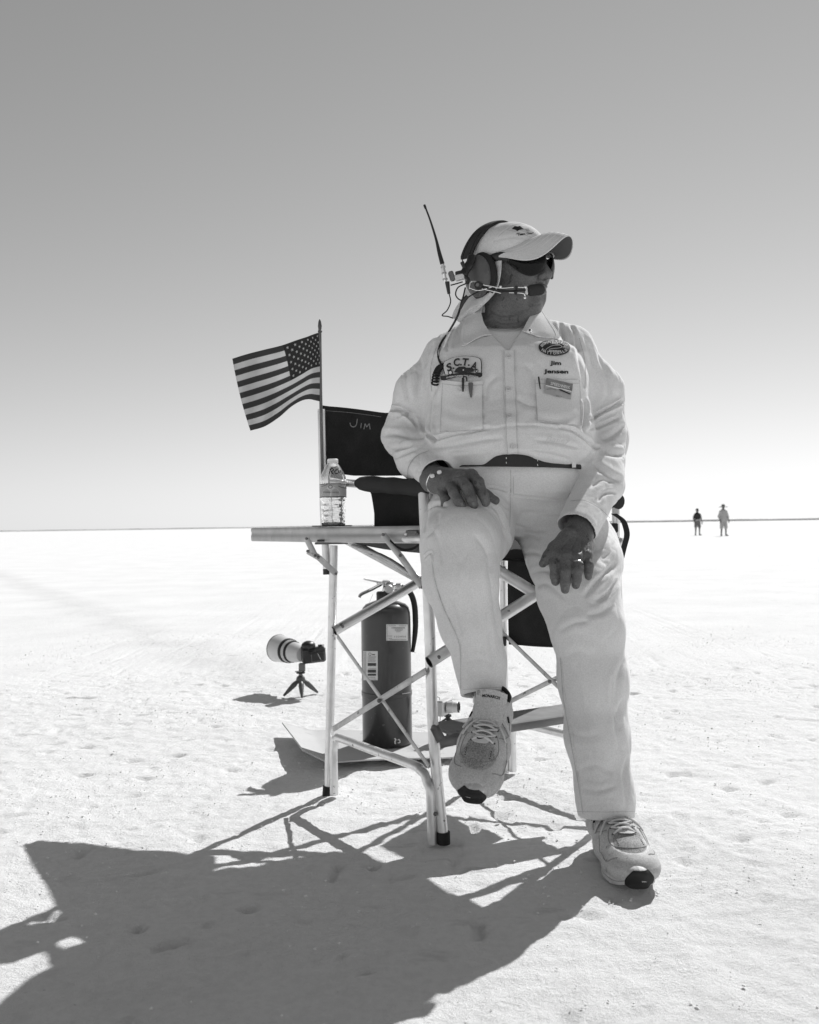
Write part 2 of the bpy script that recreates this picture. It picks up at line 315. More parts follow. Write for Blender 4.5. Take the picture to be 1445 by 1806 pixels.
# ---------------------------------------------------------------- implicit surfaces (smooth unions of simple solids) -> mesh
class Field:
    def __init__(s): s.ops = []
    def _add(s, fn, c, r, k, op): s.ops.append((fn, np.asarray(c, float), r, k, op)); return s
    def cone(s, a, b, ra, rb, k=.02, op='+', n=None, ns=1.):
        a = np.asarray(a, float); b = np.asarray(b, float); ba = b-a; L2 = max(ba @ ba, 1e-12)
        nn = None if n is None else unit(n)
        def fn(p):
            t = np.clip((p-a) @ ba/L2, 0, 1); q = p-a-t[:, None]*ba
            if nn is not None: q = q+nn*((q @ nn)*(ns-1))[:, None]
            return np.sqrt((q*q).sum(1))-(ra+(rb-ra)*t)
        return s._add(fn, (a+b)/2, math.sqrt(L2)/2+max(ra, rb)*(1.0 if nn is None else max(1, 1/ns)), k, op)
    def chain(s, pts, rs, k=.02, op='+', n=None, ns=1.):
        for i in range(len(pts)-1): s.cone(pts[i], pts[i+1], rs[i], rs[i+1], k, op, n, ns)
        return s
    def ell(s, c, rad, ax=None, k=.02, op='+'):
        c = np.asarray(c, float); rad = np.asarray(rad, float); A = np.eye(3) if ax is None else np.asarray(ax, float)
        def fn(p):
            q = (p-c) @ A.T; k0 = np.sqrt(((q/rad)**2).sum(1)); k1 = np.sqrt(((q/rad**2)**2).sum(1))+1e-9
            return k0*(k0-1)/k1
        return s._add(fn, c, max(rad)*1.05, k, op)
    def loft(s, tab, k=.02, op='+', e=2.3):        # rows: z, cx, cy, rx, ry
        T = np.array(tab, float); o = np.argsort(T[:, 0]); T = T[o]
        def fn(p):
            z = np.clip(p[:, 2], T[0, 0], T[-1, 0]); cx, cy, rx, ry = [np.interp(z, T[:, 0], T[:, i]) for i in (1, 2, 3, 4)]
            nrm = (np.abs((p[:, 0]-cx)/rx)**e+np.abs((p[:, 1]-cy)/ry)**e)**(1/e)
            d = (nrm-1)*np.minimum(rx, ry); dz = np.maximum(T[0, 0]-p[:, 2], p[:, 2]-T[-1, 0])
            return np.where(dz > 0, np.sqrt(np.maximum(d, 0)**2+dz**2)+np.minimum(d, 0)*.0, np.maximum(d, dz))
        c = [(T[:, 1].mean()), T[:, 2].mean(), (T[0, 0]+T[-1, 0])/2]
        return s._add(fn, c, math.hypot((T[-1, 0]-T[0, 0])/2, max(T[:, 3].max(), T[:, 4].max())+.1), k, op)
    def plane(s, c, n, k=.002):                     # cut away the side n points to
        c = np.asarray(c, float); n = unit(n)
        return s._add(lambda p: -((p-c) @ n), c, 1e9, k, '-')
    def custom(s, fn, c, r, k=.004, op='-'): return s._add(fn, c, r, k, op)
    def eval(s, p, ops):
        d = np.full(len(p), 9.0)
        for fn, c, r, k, op in ops:
            e = fn(p)
            if op == '+':
                h = np.clip(.5+.5*(e-d)/k, 0, 1); d = e*(1-h)+d*h-k*h*(1-h)
            else:
                e = -e; h = np.clip(.5+.5*(e-d)/k, 0, 1); d = d*(1-h)+e*h+k*h*(1-h)
        return d
    def mesh(s, h, lo=None, hi=None):
        plus = [o for o in s.ops if o[4] == '+']
        lo = np.min([o[1]-o[2] for o in plus], 0)-2*h if lo is None else np.asarray(lo); hi = np.max([o[1]+o[2] for o in plus], 0)+2*h if hi is None else np.asarray(hi)
        N = 10; dims = np.ceil((hi-lo)/(N*h)).astype(int); Rb = N*h*.87
        g = np.stack(np.meshgrid(*[np.arange(x) for x in dims], indexing='ij'), -1).reshape(-1, 3)
        cen = lo+(g+.5)*N*h
        d = s.eval(cen, s.ops); keep = np.abs(d) < Rb*1.5+.012
        g = g[keep]; cen = cen[keep]
        a = np.arange(N+1); loc = np.stack(np.meshgrid(a, a, a, indexing='ij'), -1).reshape(-1, 3)
        big = dims*N+2; gid = lambda ijk: (ijk[..., 0]*big[1]+ijk[..., 1])*big[2]+ijk[..., 2]
        VI, VP, QF = [], [], []
        for b, c in zip(g, cen):
            ops = [o for o in s.ops if np.linalg.norm(c-o[1]) < o[2]+Rb+o[3]+.004]
            if not ops: continue
            base = b*N; pts = lo+(base+loc)*h
            V = s.eval(pts, ops).reshape(N+1, N+1, N+1); V = np.where(V == 0, 1e-7, V)
            I = V < 0
            if I.all() or not I.any(): continue
            c8 = I[:-1, :-1, :-1].astype(np.int8)+I[1:, :-1, :-1]+I[:-1, 1:, :-1]+I[1:, 1:, :-1]+I[:-1, :-1, 1:]+I[1:, :-1, 1:]+I[:-1, 1:, 1:]+I[1:, 1:, 1:]
            act = np.argwhere((c8 > 0) & (c8 < 8))
            if len(act):
                acc = np.zeros((len(act), 3)); cnt = np.zeros(len(act)); x, y, z = act.T
                for ax in range(3):
                    o1, o2 = [(1, 2), (0, 2), (0, 1)][ax]
                    for i1 in (0, 1):
                        for i2 in (0, 1):
                            q = np.zeros(3, int); q[o1] = i1; q[o2] = i2; q2 = q.copy(); q2[ax] = 1
                            va = V[x+q[0], y+q[1], z+q[2]]; vb = V[x+q2[0], y+q2[1], z+q2[2]]; m_ = (va < 0) != (vb < 0)
                            t = np.where(m_, va/(va-vb+1e-20), 0); pt = np.tile(q.astype(float), (len(act), 1)); pt[:, ax] = t
                            acc += pt*m_[:, None]; cnt += m_
                VP.append(lo+(base+act+acc/cnt[:, None])*h); VI.append(gid(base+act))
            for ax in range(3):
                sl = [slice(0, N)]*3; s2 = list(sl); s2[ax] = slice(1, N+1)
                A_ = I[tuple(sl)]; B_ = I[tuple(s2)]; e = np.argwhere(A_ != B_)
                if not len(e): continue
                o1, o2 = (ax+1) % 3, (ax+2) % 3; w_ = base+e
                k4 = []
                for i1, i2 in ((1, 1), (0, 1), (0, 0), (1, 0)):
                    q = w_.copy(); q[:, o1] -= i1; q[:, o2] -= i2; k4.append(gid(q))
                q4 = np.stack(k4, 1); flip = ~A_[e[:, 0], e[:, 1], e[:, 2]]; q4[flip] = q4[flip][:, ::-1]; QF.append(q4)
        VI = np.concatenate(VI); VP = np.vstack(VP); QF = np.vstack(QF); o = np.argsort(VI); VI = VI[o]; VP = VP[o]
        ix = np.searchsorted(VI, QF); ix = np.minimum(ix, len(VI)-1); ok = (VI[ix] == QF).all(1)
        return VP, ix[ok].astype(np.int32)
def vnormals(V, F):
    n = np.cross(V[F[:, 2]]-V[F[:, 0]], V[F[:, 3]]-V[F[:, 1]]); N = np.zeros_like(V)
    for i in range(4): np.add.at(N, F[:, i], n)
    return N/(np.linalg.norm(N, axis=1)[:, None]+1e-12)
def relax(V, F, k=1, f=.5):
    for _ in range(k):
        A = np.zeros_like(V); c = np.zeros(len(V))
        for i in range(4):
            np.add.at(A, F[:, i], V[F[:, (i+1) % 4]]+V[F[:, (i+3) % 4]]); np.add.at(c, F[:, i], 2)
        V = V*(1-f)+f*A/np.maximum(c, 1)[:, None]
    return V
def seg_dist(Q, poly):                  # px distance of points Q (n,2) to a polyline, and parameter 0..1 along it
    best = np.full(len(Q), 1e9); par = np.zeros(len(Q)); m_ = len(poly)-1; sgn = np.zeros(len(Q))
    for i in range(m_):
        a, b = poly[i], poly[i+1]; ba = b-a; t = np.clip(((Q-a) @ ba)/(ba @ ba+1e-9), 0, 1); q = Q-a-t[:, None]*ba
        d = np.sqrt((q*q).sum(1)); m2 = d < best; best[m2] = d[m2]; par[m2] = (i+t[m2])/m_
        cr = ba[0]*q[:, 1]-ba[1]*q[:, 0]; sgn[m2] = np.sign(cr[m2])
    return best, par, sgn
def creases(V, N, lst):                 # cloth folds: (photo polyline, width px, depth m[, 'step']) pushed into the surface
    Q = px(V); view = CAM-V; view /= np.linalg.norm(view, axis=1)[:, None]; fr = np.clip((N*view).sum(1)*3, 0, 1); out = np.zeros(len(V))
    for c in lst:
        poly = catmull(c[0], 4*len(c[0])); wd, dp = c[1], c[2]
        lo = poly.min(0)-4*wd; hi = poly.max(0)+4*wd; m_ = np.all((Q > lo) & (Q < hi), 1) & (fr > 0)
        if not m_.any(): continue
        d, t, sg = seg_dist(Q[m_], poly); tap = np.clip(np.minimum(t, 1-t)*6, 0, 1) if len(c) < 5 else 1
        if len(c) > 3 and c[3] == 'step': f = np.where(sg > 0, np.exp(-(d/wd)**2*.5), np.exp(-(d/(wd*.25))**2))*dp
        else: f = np.exp(-d/(.62*wd))*dp*1.15-np.exp(-((d-1.7*wd)/(wd*1.0))**2)*dp*.42
        out[m_] += f*tap*fr[m_]
    return V-N*out[:, None]
def field_obj(name, V, F, m, parent, origin=None): return mk(name, V, F, m, parent, True, origin=origin)
# ================================================================ SETTING
def ground():
    n = 560
    def axis(n, near, far, c, hw):       # dense around c, spreading out to +-far
        t = np.linspace(-1, 1, n); s_ = np.sign(t)*(np.abs(t)*hw + (np.maximum(np.abs(t)-.62, 0)/.38)**5*far)
        return c+s_
    xs = axis(n, 0, 6000, 0.1, 3.4); ys = axis(n, 0, 6000, 2.8, 3.4)
    X, Y = np.meshgrid(xs, ys, indexing='ij'); p = np.stack([X.ravel(), Y.ravel(), np.zeros(X.size)], 1)
    rr = np.hypot(p[:, 0], p[:, 1]-2.8); near = np.clip(1.3-rr/7, 0, 1)
    warp = p+np.stack([noise(p*3.1), noise(p*3.1+9), 0*rr], 1)*.12
    z = (noise(warp*9)*.006+noise(warp*22+5)*.0052+noise(warp*47+8)*.0034)*near
    crumb = np.clip(noise(warp*34+3)-.18, 0, 1)*.020+np.clip(noise(warp*62+31)-.15, 0, 1)*.008; z += crumb*near*np.clip(noise(p*1.7+2)*2.2+.45, .1, 1)
    z -= np.clip(noise(warp*13+40)-.30, 0, 1)*.085*near
    z += noise(p*.8)*.012*near - .004
    # low far swells so that the flat is not a mirror
    p[:, 2] = z
    m = bpy.data.materials.new('salt_crust'); m.use_nodes = True; MATS['salt'] = m
    nd, l = m.node_tree.nodes, m.node_tree.links; b = nd['Principled BSDF']; b.inputs['Roughness'].default_value = .95; b.inputs['Specular IOR Level'].default_value = .15
    geo = nd.new('ShaderNodeNewGeometry')
    def nz(scale, detail=5, stretch=None, rough=.6):
        x = nd.new('ShaderNodeTexNoise'); x.inputs['Scale'].default_value = scale; x.inputs['Detail'].default_value = detail; x.inputs['Roughness'].default_value = rough
        if stretch:
            mp = nd.new('ShaderNodeMapping'); mp.inputs['Scale'].default_value = stretch[:3]; mp.inputs['Rotation'].default_value = (0, 0, stretch[3]); l.new(geo.outputs['Position'], mp.inputs['Vector']); l.new(mp.outputs[0], x.inputs['Vector'])
        else: l.new(geo.outputs['Position'], x.inputs['Vector'])
        return x.outputs['Fac']
    def mr(v, a, b_, c, d):
        x = nd.new('ShaderNodeMapRange'); l.new(v, x.inputs[0])
        for k, y in zip(('From Min', 'From Max', 'To Min', 'To Max'), (a, b_, c, d)): x.inputs[k].default_value = y
        return x.outputs[0]
    def mul(a, b_, op='MULTIPLY'):
        x = nd.new('ShaderNodeMath'); x.operation = op
        for i, y in enumerate((a, b_)):
            if isinstance(y, float): x.inputs[i].default_value = y
            else: l.new(y, x.inputs[i])
        return x.outputs[0]
    base = mr(nz(1.3), .3, .7, .77, .86)
    base = mul(base, mr(nz(60, 6), .35, .6, .93, 1.0))
    # old tyre track: greyer, dirtier crust running away to the left
    sep = nd.new('ShaderNodeSeparateXYZ'); l.new(geo.outputs['Position'], sep.inputs[0])
    # line from (-2.6,7.6) towards (-0.55,5.2)
    a0 = G(180, 1085); a1 = G(470, 1200); dx, dy = a1[0]-a0[0], a1[1]-a0[1]; L = math.hypot(dx, dy); nx, ny = -dy/L, dx/L
    dist = mul(mul(mul(sep.outputs[0], float(nx)), mul(sep.outputs[1], float(ny)), 'ADD'), float(-(a0[0]*nx+a0[1]*ny)), 'ADD')
    dist = mul(dist, mul(mul(nz(2.0), .5, 'SUBTRACT'), .9), 'ADD')
    band = mr(mul(dist, 0.0, 'ADD'), -.32, 0., 0., 1.); band2 = mr(dist, 0., .32, 1., 0.); bnd = mul(band, band2)
    speck = mr(nz(38, 6, None, .75), .50, .60, 0., 1.)
    base = mul(base, mul(1.0, mul(bnd, mul(mul(speck, .16), .07, 'ADD')), 'SUBTRACT'))
    # scattered dirty streaks, broader than deep; also paint in shade of small hollows
    dirt_and_shade = mul(mr(nz(9, 6, (.6, 1.6, 1, .1)), .60, .68, 0., 1.), mr(nz(.7, 3), .45, .62, .1, 1.))
    base = mul(base, mul(1.0, mul(dirt_and_shade, .24), 'SUBTRACT'))
    pit_shade = mul(mr(nz(55, 3), .70, .74, 0., 1.), mr(nz(2.2, 3), .5, .6, 0., 1.))  # dark specks paint the shade of tiny hollows into the crust colour
    base = mul(base, mul(1.0, mul(pit_shade, .28), 'SUBTRACT'))
    l.new(base, b.inputs['Base Color'])
    bp = nd.new('ShaderNodeBump'); bp.inputs['Strength'].default_value = 1.0; bp.inputs['Distance'].default_value = .005
    h = mul(nz(130, 8, None, .75), mul(nz(30, 6), 1.2), 'ADD'); l.new(h, bp.inputs['Height']); l.new(bp.outputs[0], b.inputs['Normal'])
    o = mk('ground', p, grid_faces(n, n), 'salt', origin=(0, 0, 0)); o['kind'] = 'structure'
    # low dark land along the horizon
    k = 500; th = np.linspace(-R(70), R(70), k); r0 = 5200.
    prof = np.stack([np.sin(th)*r0, np.cos(th)*r0, np.zeros(k)], 1)
    hgt = 6+noise(np.stack([th*14, th*0, th*0], 1))*3+noise(np.stack([th*70, th*0, th*0+4], 1))*2.2+np.clip(np.degrees(th)/24+.2, -.6, 1.4)*3.2
    hgt = np.maximum(hgt, 2.)
    rows = []
    for f_, back in ((0., 0), (.6, 40), (1., 120), (.8, 260), (0., 500)):
        q = prof.copy(); q[:, 0] += np.sin(th)*back; q[:, 1] += np.cos(th)*back; q[:, 2] = hgt*f_-1*(f_ == 0); rows.append(q)
    mat('far_land', .09, .95, var=.3, vscale=.01)
    V = np.stack(rows, 1).reshape(-1, 3); o = mk('hills', V, grid_faces(k, 5), 'far_land', origin=(0, r0, 0)); o['kind'] = 'structure'
ground()
def crumbs():                          # loose salt grains lying on the crust: uncountable
    n = 9000; r = np.random.default_rng(3); c = r.uniform([-2.6, 1.3], [2.6, 7.0], (n*3, 2))
    k = noise(np.column_stack([c*1.6, np.zeros(len(c))]))+.35*noise(np.column_stack([c*6, np.ones(len(c))])); c = c[k+r.uniform(-.25, .25, len(c)) > .08][:n]; n = len(c)
    t = (1+5**.5)/2; b = np.array([(-1, t, 0), (1, t, 0), (-1, -t, 0), (1, -t, 0), (0, -1, t), (0, 1, t), (0, -1, -t), (0, 1, -t), (t, 0, -1), (t, 0, 1), (-t, 0, -1), (-t, 0, 1)])/1.9
    f = np.array([(0, 11, 5), (0, 5, 1), (0, 1, 7), (0, 7, 10), (0, 10, 11), (1, 5, 9), (5, 11, 4), (11, 10, 2), (10, 7, 6), (7, 1, 8), (3, 9, 4), (3, 4, 2), (3, 2, 6), (3, 6, 8), (3, 8, 9), (4, 9, 5), (2, 4, 11), (6, 2, 10), (8, 6, 7), (9, 8, 1)])
    sz = r.lognormal(-6.35, .38, n)[:, None, None]; V = b[None]*sz*r.uniform(.6, 1.3, (n, 12, 1)); V[:, :, 2] *= .7
    V[:, :, 0] += c[:, None, 0]; V[:, :, 1] += c[:, None, 1]; V[:, :, 2] += .001
    F = (f[None]+(np.arange(n)*12)[:, None, None]).reshape(-1, 3); mat('salt_grain', .84, .95, var=.08)
    o = mk('salt_grains', V.reshape(-1, 3), F, 'salt_grain', None, False, origin=(0, 0, 0)); o['kind'] = 'stuff'; o['label'] = 'loose white salt grains scattered over the crust'; o['category'] = 'salt'
crumbs()

def far_person(u, vfoot, vtop, label, hat, pale):
    g = G(u, vfoot); ztop = .8+(P(u, vtop, g[1])[2]-.8); H = ztop-.02; s_ = H/1.78
    t = thing('person', label, 'person', (g[0], g[1], 0))
    W = lambda x, y, z: np.array([g[0]+x*s_, g[1]+y*s_, z*s_])
    # body: one surface
    f = Field()
    f.ell(W(0, 0, 1.62), np.array([.075, .095, .115])*s_, k=.02*s_); f.cone(W(0, 0, 1.42), W(0, -.01, 1.55), .055*s_, .052*s_, .03)
    f.cone(W(0, .02, 1.35), W(0, 0, .98), .15*s_, .15*s_, .05, n=(0, 1, 0), ns=1.3)
    arms = [((-1), [(.19, 0, 1.38), (.25, .02, 1.10), (.22, -.10, .88)], [.045, .038, .028]), (1, [(.19, 0, 1.38), (.26, .03, 1.12), (.29, -.05, .86)], [.045, .038, .028])]
    for sx, pp, rr in arms:
        f.chain([W(sx*a, b, c) for a, b, c in pp], [r_*s_ for r_ in rr], .02)
        e = pp[-1]; f.ell(W(sx*e[0], e[1]-.01, e[2]-.06), np.array([.03, .035, .07])*s_, k=.02)
        for q in range(5): f.cone(W(sx*e[0]-.02+.01*q, e[1]-.02, e[2]-.09), W(sx*e[0]-.022+.011*q, e[1]-.03, e[2]-.15+.01*abs(q-2)), .008*s_, .007*s_, .006)
    for sx in (-1, 1):
        f.chain([W(sx*.09, 0, .95), W(sx*.12, -.02, .5), W(sx*.13, .02, .10)], [.085*s_, .055*s_, .04*s_], .03)
        f.cone(W(sx*.13, .03, .05), W(sx*.17, -.16, .035), .045*s_, .032*s_, .02)
    f.cone(W(0, -.09, 1.62), W(0, -.112, 1.595), .012*s_, .014*s_, .008)
    V, F = f.mesh(.022*s_); mk('body', V, F, 'far_skin', t)
    # shirt
    f = Field(); f.cone(W(0, .02, 1.36), W(0, 0, .96), .175*s_, .19*s_, .05, n=(0, 1, 0), ns=1.25)
    for sx in (-1, 1): f.chain([W(sx*.15, 0, 1.38), W(sx*.225, .015, 1.2)] if not pale else [W(sx*.15, 0, 1.38), W(sx*.25, .02, 1.1), W(sx*.23, -.08, .95)], [.075*s_, .065*s_, .05*s_][:3 if pale else 2], .03)
    f.plane(W(0, 0, .93), (0, 0, -1)); V, F = f.mesh(.022*s_); mk('shirt', V, F, 'far_pale' if pale else 'far_dark', t)
    # trousers or shorts
    f = Field(); f.cone(W(-.03, 0, .95), W(.03, 0, .95), .15*s_, .15*s_, .03, n=(0, 1, 0), ns=1.2)
    low = .42 if pale else .52
    for sx in (-1, 1): f.cone(W(sx*.085, 0, .92), W(sx*.125, -.02, low), .115*s_, .095*s_, .03)
    f.plane(W(0, 0, low), (0, 0, -1)); V, F = f.mesh(.022*s_); mk('shorts', V, F, 'far_pale' if pale else 'far_grey', t)
    if not pale:
        MB().tube([W(-.17, -.12, 1.0), W(0, -.17, 1.02), W(.17, -.12, 1.0)], .05*s_, 8, 8).build('waist_bag', 'far_pale', t)
    for sx in (-1, 1):
        MB().tube([W(sx*.13, .07, .05), W(sx*.15, -.08, .055), W(sx*.18, -.22, .035)], [.05*s_, .055*s_, .03*s_], 8, 8, flat=.7).build('shoe', 'far_dark', t)
    rb = .24 if hat == 'wide' else .14
    prof = [(0, .10), (.06, .10), (.085, .06), (.09, .0), (rb*.8, -.015), (rb, -.035), (rb*.98, -.045), (.09, -.02), (0, -.02)]
    if hat == 'wide': prof = [(a*1.1, b*1.15) for a, b in prof]
    MB().lathe([(a*s_, b*s_) for a, b in prof], W(0, 0, 1.68), sides=20).build('hat', 'far_grey' if hat == 'wide' else 'far_dark', t)
far_person(1231, 944.5, 896, 'distant person in dark shirt and shorts with a small hat on the salt', 'small', False)
far_person(1277, 945.5, 889, 'distant person in pale clothes under a wide sun hat on the salt', 'wide', True)

# ================================================================ CHAIR with folding side table
def zat(u, v, d): return P(u, v, d)
BL = G(580, 1402); FL = np.array([.068, 2.30, 0]); FR = np.array([.596, 2.55, 0]); BR = np.array([.300, 2.94, 0])
DBL = BL[1]
c0 = (BL+FL+FR+BR)/4
chair = thing('folding_chair', 'tall folding director chair with aluminium tubes, black canvas back reading JIM, side table', 'chair', (c0[0], c0[1], 0))
def tube(name, pts, r, m='aluminium', parent=chair, n=None, sides=14, flat=1., flatax=None, caps=True): return MB().tube(pts, r, sides, n, caps, flat, flatax).build(name, m, parent)
def rivet(p, parent, d=(0, -1, 0), r=.006, m='steel_dark'): return MB().lathe([(0, .003), (r*.6, .0028), (r, .001), (r, -.003)], p, d, 10).build('rivet', m, parent)
# left rear leg runs from the salt to under the table; the back post stands beside it
rl = tube('leg', [P(579, 1398, DBL), P(583.5, 1220, DBL), P(589, 962, DBL)], .0125)
MB().tube([P(577.5, 1404, DBL), P(578.5, 1386, DBL)], .0150, 12).build('leg_tip', 'black_rubber', rl)
tube('back_post', [P(577, 1010, DBL+.01), P(571, 905, DBL+.01), P(567, 722, DBL+.01)], .0115)
MB().tube([P(577.3, 1013, DBL+.01), P(576.8, 1003, DBL+.01)], .0125, 12).build('post_plug', 'black_plastic', chair)
fl = tube('leg', [np.array([FL[0]+.006, FL[1]-.01, .0]), P(765, 1300, 2.30), P(758, 1110, 2.31), P(752, 985, 2.33), P(747, 866, 2.36)], .0140, n=14)
MB().tube([[FL[0]+.006, FL[1]-.01, .0], [FL[0]+.006, FL[1]-.01, .03]], .0165, 12).build('leg_tip', 'black_rubber', fl)
fr = tube('leg', [np.array([FR[0], FR[1], .0]), P(1096, 1150, 2.55), P(1088, 985, 2.55), P(1086, 880, 2.55)], .0110, n=10)
MB().tube([P(1095, 1122, 2.55), P(1094.5, 1101, 2.55)], .0150, 12).build('sleeve', 'black_plastic', fr)
MB().tube([[FR[0], FR[1], .0], [FR[0], FR[1], .03]], .0145, 12).build('leg_tip', 'black_rubber', fr)
rivet(P(1095.5, 1128, 2.537), fr)
br = tube('leg', [np.array([BR[0], BR[1], .0]), P(889, 1150, 2.94), P(888, 990, 2.94)], .0115)
tube('back_post', [P(893, 985, 2.95), P(892, 730, 2.95)], .0105)
tube('back_rail', [P(885, 1003, 2.92), P(885, 985, 2.92)], .0125, 'aluminium')
MB().tube([P(885, 1004, 2.92), P(885, 999, 2.92)], .0135, 12).build('post_plug', 'black_plastic', chair)
# crossed tubes under the seat, back pair and front pair
def xtube(a, b, r=.0145):
    o = tube('cross_tube', [a, b], r, sides=18, caps=False)
    i_ = unit(b-a); MB().lathe([(r*.99, -.0005), (r*.82, 0), (r*.80, .03), (0, .03)], a, i_, 18).build('tube_mouth', 'black_plastic', o)
    rivet(a+i_*.03+np.array([0, -r, 0]), o, r=.005); return o
xtube(P(590, 1113, DBL-.02), P(884, 943, 2.93)); xtube(P(884, 1100, 2.95), P(607, 950, DBL+.01), .0135)
xtube(P(757, 1168, 2.27), P(1094, 955, 2.54), .0155); xtube(P(1092, 1137, 2.53), P(768, 938, 2.30), .0155)
rivet(P(925, 1040, 2.40), chair)
# flat riveted braces on both sides
def flat(a, b, w_=.0075, m='aluminium_dull'):
    return MB().tube([a, b], w_, 8, None, True, .28, np.cross(unit(b-a), [0, 0, 1])).build('brace', m, chair)
b1 = flat(P(595, 1122, DBL-.03), P(757, 1352, 2.27), .0075); b2 = flat(P(588, 1286, DBL-.02), P(752, 1183, 2.28), .0085)
rivet(P(669, 1236, 2.46), b1)
b3 = flat(P(880, 1110, 2.93), P(1090, 1313, 2.54)); b4 = flat(P(888, 1243, 2.93), P(1092, 1142, 2.54)); rivet(P(970, 1202, 2.72), b3)
# base hoops: down the rear leg, along the salt side and down the front leg
def hoop(A, B, z, off, r=.0125):
    A = np.array(A); B = np.array(B); d = unit(B-A)*np.array([1, 1, 0]); q = np.array([0, 0, 1.])
    pts = [A+off+q*.005, A+off+q*(z-.05), A+off+q*(z-.012)+d*.008, A+off+q*z+d*.04, B+off+q*z-d*.07, B+off+q*(z-.012)-d*.03, B+off+q*(z-.05)-d*.005, B+off+q*.0]
    return tube('base_hoop', [lerp(p, pts[i+1], t) for i, p in enumerate(pts[:-1]) for t in (0, .5)]+[pts[-1]], r, n=40)
h1 = hoop(G(589.5, 1405), FL+np.array([-.022, -.01, 0]), .180, np.array([0, 0, 0]))
for z_, u_ in ((1371, 591.5), (1387, 591.2), ): rivet(P(u_, z_+0, DBL-.03), h1, r=.004)
rivet(P(591.5, 1338, DBL-.03), h1, r=.004); rivet(P(768, 1436, 2.27), fl, r=.005); rivet(P(775, 1374, 2.30), fl, (1, 0, 0), r=.006, m='black_plastic')
h2 = hoop(BR+np.array([.02, -.01, 0]), FR+np.array([-.01, .02, 0]), .165, np.zeros(3))
# foot rest carried between the front legs
fb = MB(); a_ = P(770, 1303, 2.26); b_ = P(1088, 1254, 2.50); ax_ = unit(b_-a_); ay = unit(np.cross([0, 0, 1], ax_))
tube('footrest_bar', [a_+ax_*.06, b_], .0125, 'footrest_paint'); tube('footrest_bar', [a_+ay*.12+ax_*.05, b_+ay*.10-ax_*.03], .011, 'footrest_paint')
fb.box((a_+b_)/2+ay*.055+np.array([0, 0, .006]), (np.linalg.norm(b_-a_)*.86, .13, .008), np.array([ax_, ay, np.cross(ax_, ay)])).build('footrest', 'footrest_paint', chair)
mbk = MB(); e1 = P(766, 1282, 2.262); mbk.tube([e1, P(779, 1307, 2.26)], [.0115, .0125], 12, None, True, .4, (0, 1, 0)); mbk.tube([P(776, 1310, 2.26), P(812, 1303, 2.27)], [.0145, .0135], 12, None, True, .5, (0, 1, 0))
br_ = mbk.build('footrest_bracket', 'steel_dark', chair); rivet(P(766, 1284, 2.25), br_, r=.008)
# seat sling between the top rails
def quad_sheet(c, nu, nv, sag, th): 
    Gd = np.zeros((nu, nv, 3))
    for i in range(nu):
        for j in range(nv):
            s_, t_ = i/(nu-1), j/(nv-1); Gd[i, j] = lerp(lerp(c[0], c[1], s_), lerp(c[3], c[2], s_), t_)-np.array([0, 0, sag*math.sin(math.pi*s_)])
    return MB().sheet(Gd, th)
SZ = .765
quad_sheet([BL+[.01, 0, SZ+.01], BR+[0, 0, SZ], FR+[0, 0, SZ-.02], FL+[0, 0.02, SZ-.01]], 14, 10, .05, .006).build('seat_sling', 'black_fabric', chair)
tube('seat_rail', [BL+[.01, 0, SZ], FL+[0, .02, SZ]], .0125); tube('seat_rail', [BR+[0, 0, SZ], FR+[0, 0, SZ-.02]], .0125)
# canvas back, slack between the posts, hand-lettered
nu, nv = 30, 14; Gd = np.zeros((nu, nv, 3))
for i in range(nu):
    s_ = i/(nu-1); u_ = 569+s_*(892-569); d_ = DBL+.005+s_*(2.95-DBL)+.05*math.sin(math.pi*s_)
    vt = 716+(-1 if s_ < .03 else 0)+12*min(s_*3, 1)**1.4+.0*s_; vb = 831+(8*min(s_*6, 1) if s_ < .4 else 8-10*(s_-.4))
    for j in range(nv):
        t_ = j/(nv-1); Gd[i, j] = P(u_, vt+(vb-vt)*t_, d_+.012*math.sin(3.1*t_)*math.sin(math.pi*s_)+.004*math.sin(s_*23+t_*3))
bk = MB().sheet(Gd, .004).build('canvas_back', 'black_fabric', chair)
bvb = world_bvh(bk); mat('chalk', .22, .9, var=.3, vscale=200)
fn = lambda u, v: drop(bvb, u, v, .003, 2.7)
for st in ([(617, 745.5), (618.5, 750.5), (623, 753), (628, 749.5), (630, 738.5)], [(637, 746), (636, 755)], [(641.5, 757), (643.5, 747), (646.5, 753), (651, 747), (652.5, 757)]):
    if len(st) == 5 and st[0][0] > 640: pp = [lerp(st[i], st[i+1], t) for i in range(4) for t in (0, .34, .67)]+[st[-1]]
    else: pp = st
    ribbon(fn, pp, 1.5, 'chalk_letter', 'chalk', bk, 24)
ribbon(fn, [(571, 724), (620, 728), (672, 735)], .6, 'hem_seam', 'chalk', bk, 30)
# arms with foam sleeves
ra = P(571, 849, DBL-.0); rb_ = P(748, 862, 2.36)
tube('arm_rail', [ra, rb_], .0115, 'aluminium', sides=16)
pa = lerp(ra, rb_, .37); ps = np.array([lerp(pa, rb_+unit(rb_-pa)*.02, t) for t in np.linspace(0, 1, 18)])
rs = np.array([.012, .019, .0215]+[.0225+.0012*math.sin(i*1.3) for i in range(13)]+[.020, .012]); ps[:, 2] += .002
MB().tube(ps, rs, 16).build('arm_pad', 'black_foam', chair)
la = P(892, 862, 2.95); lb = P(1084, 884, 2.55); tube('arm_rail', [la, lb], .0115); MB().tube([lerp(la, lb, .3), lerp(la, lb, 1.04)], .021, 14, 10).build('arm_pad', 'black_foam', chair)
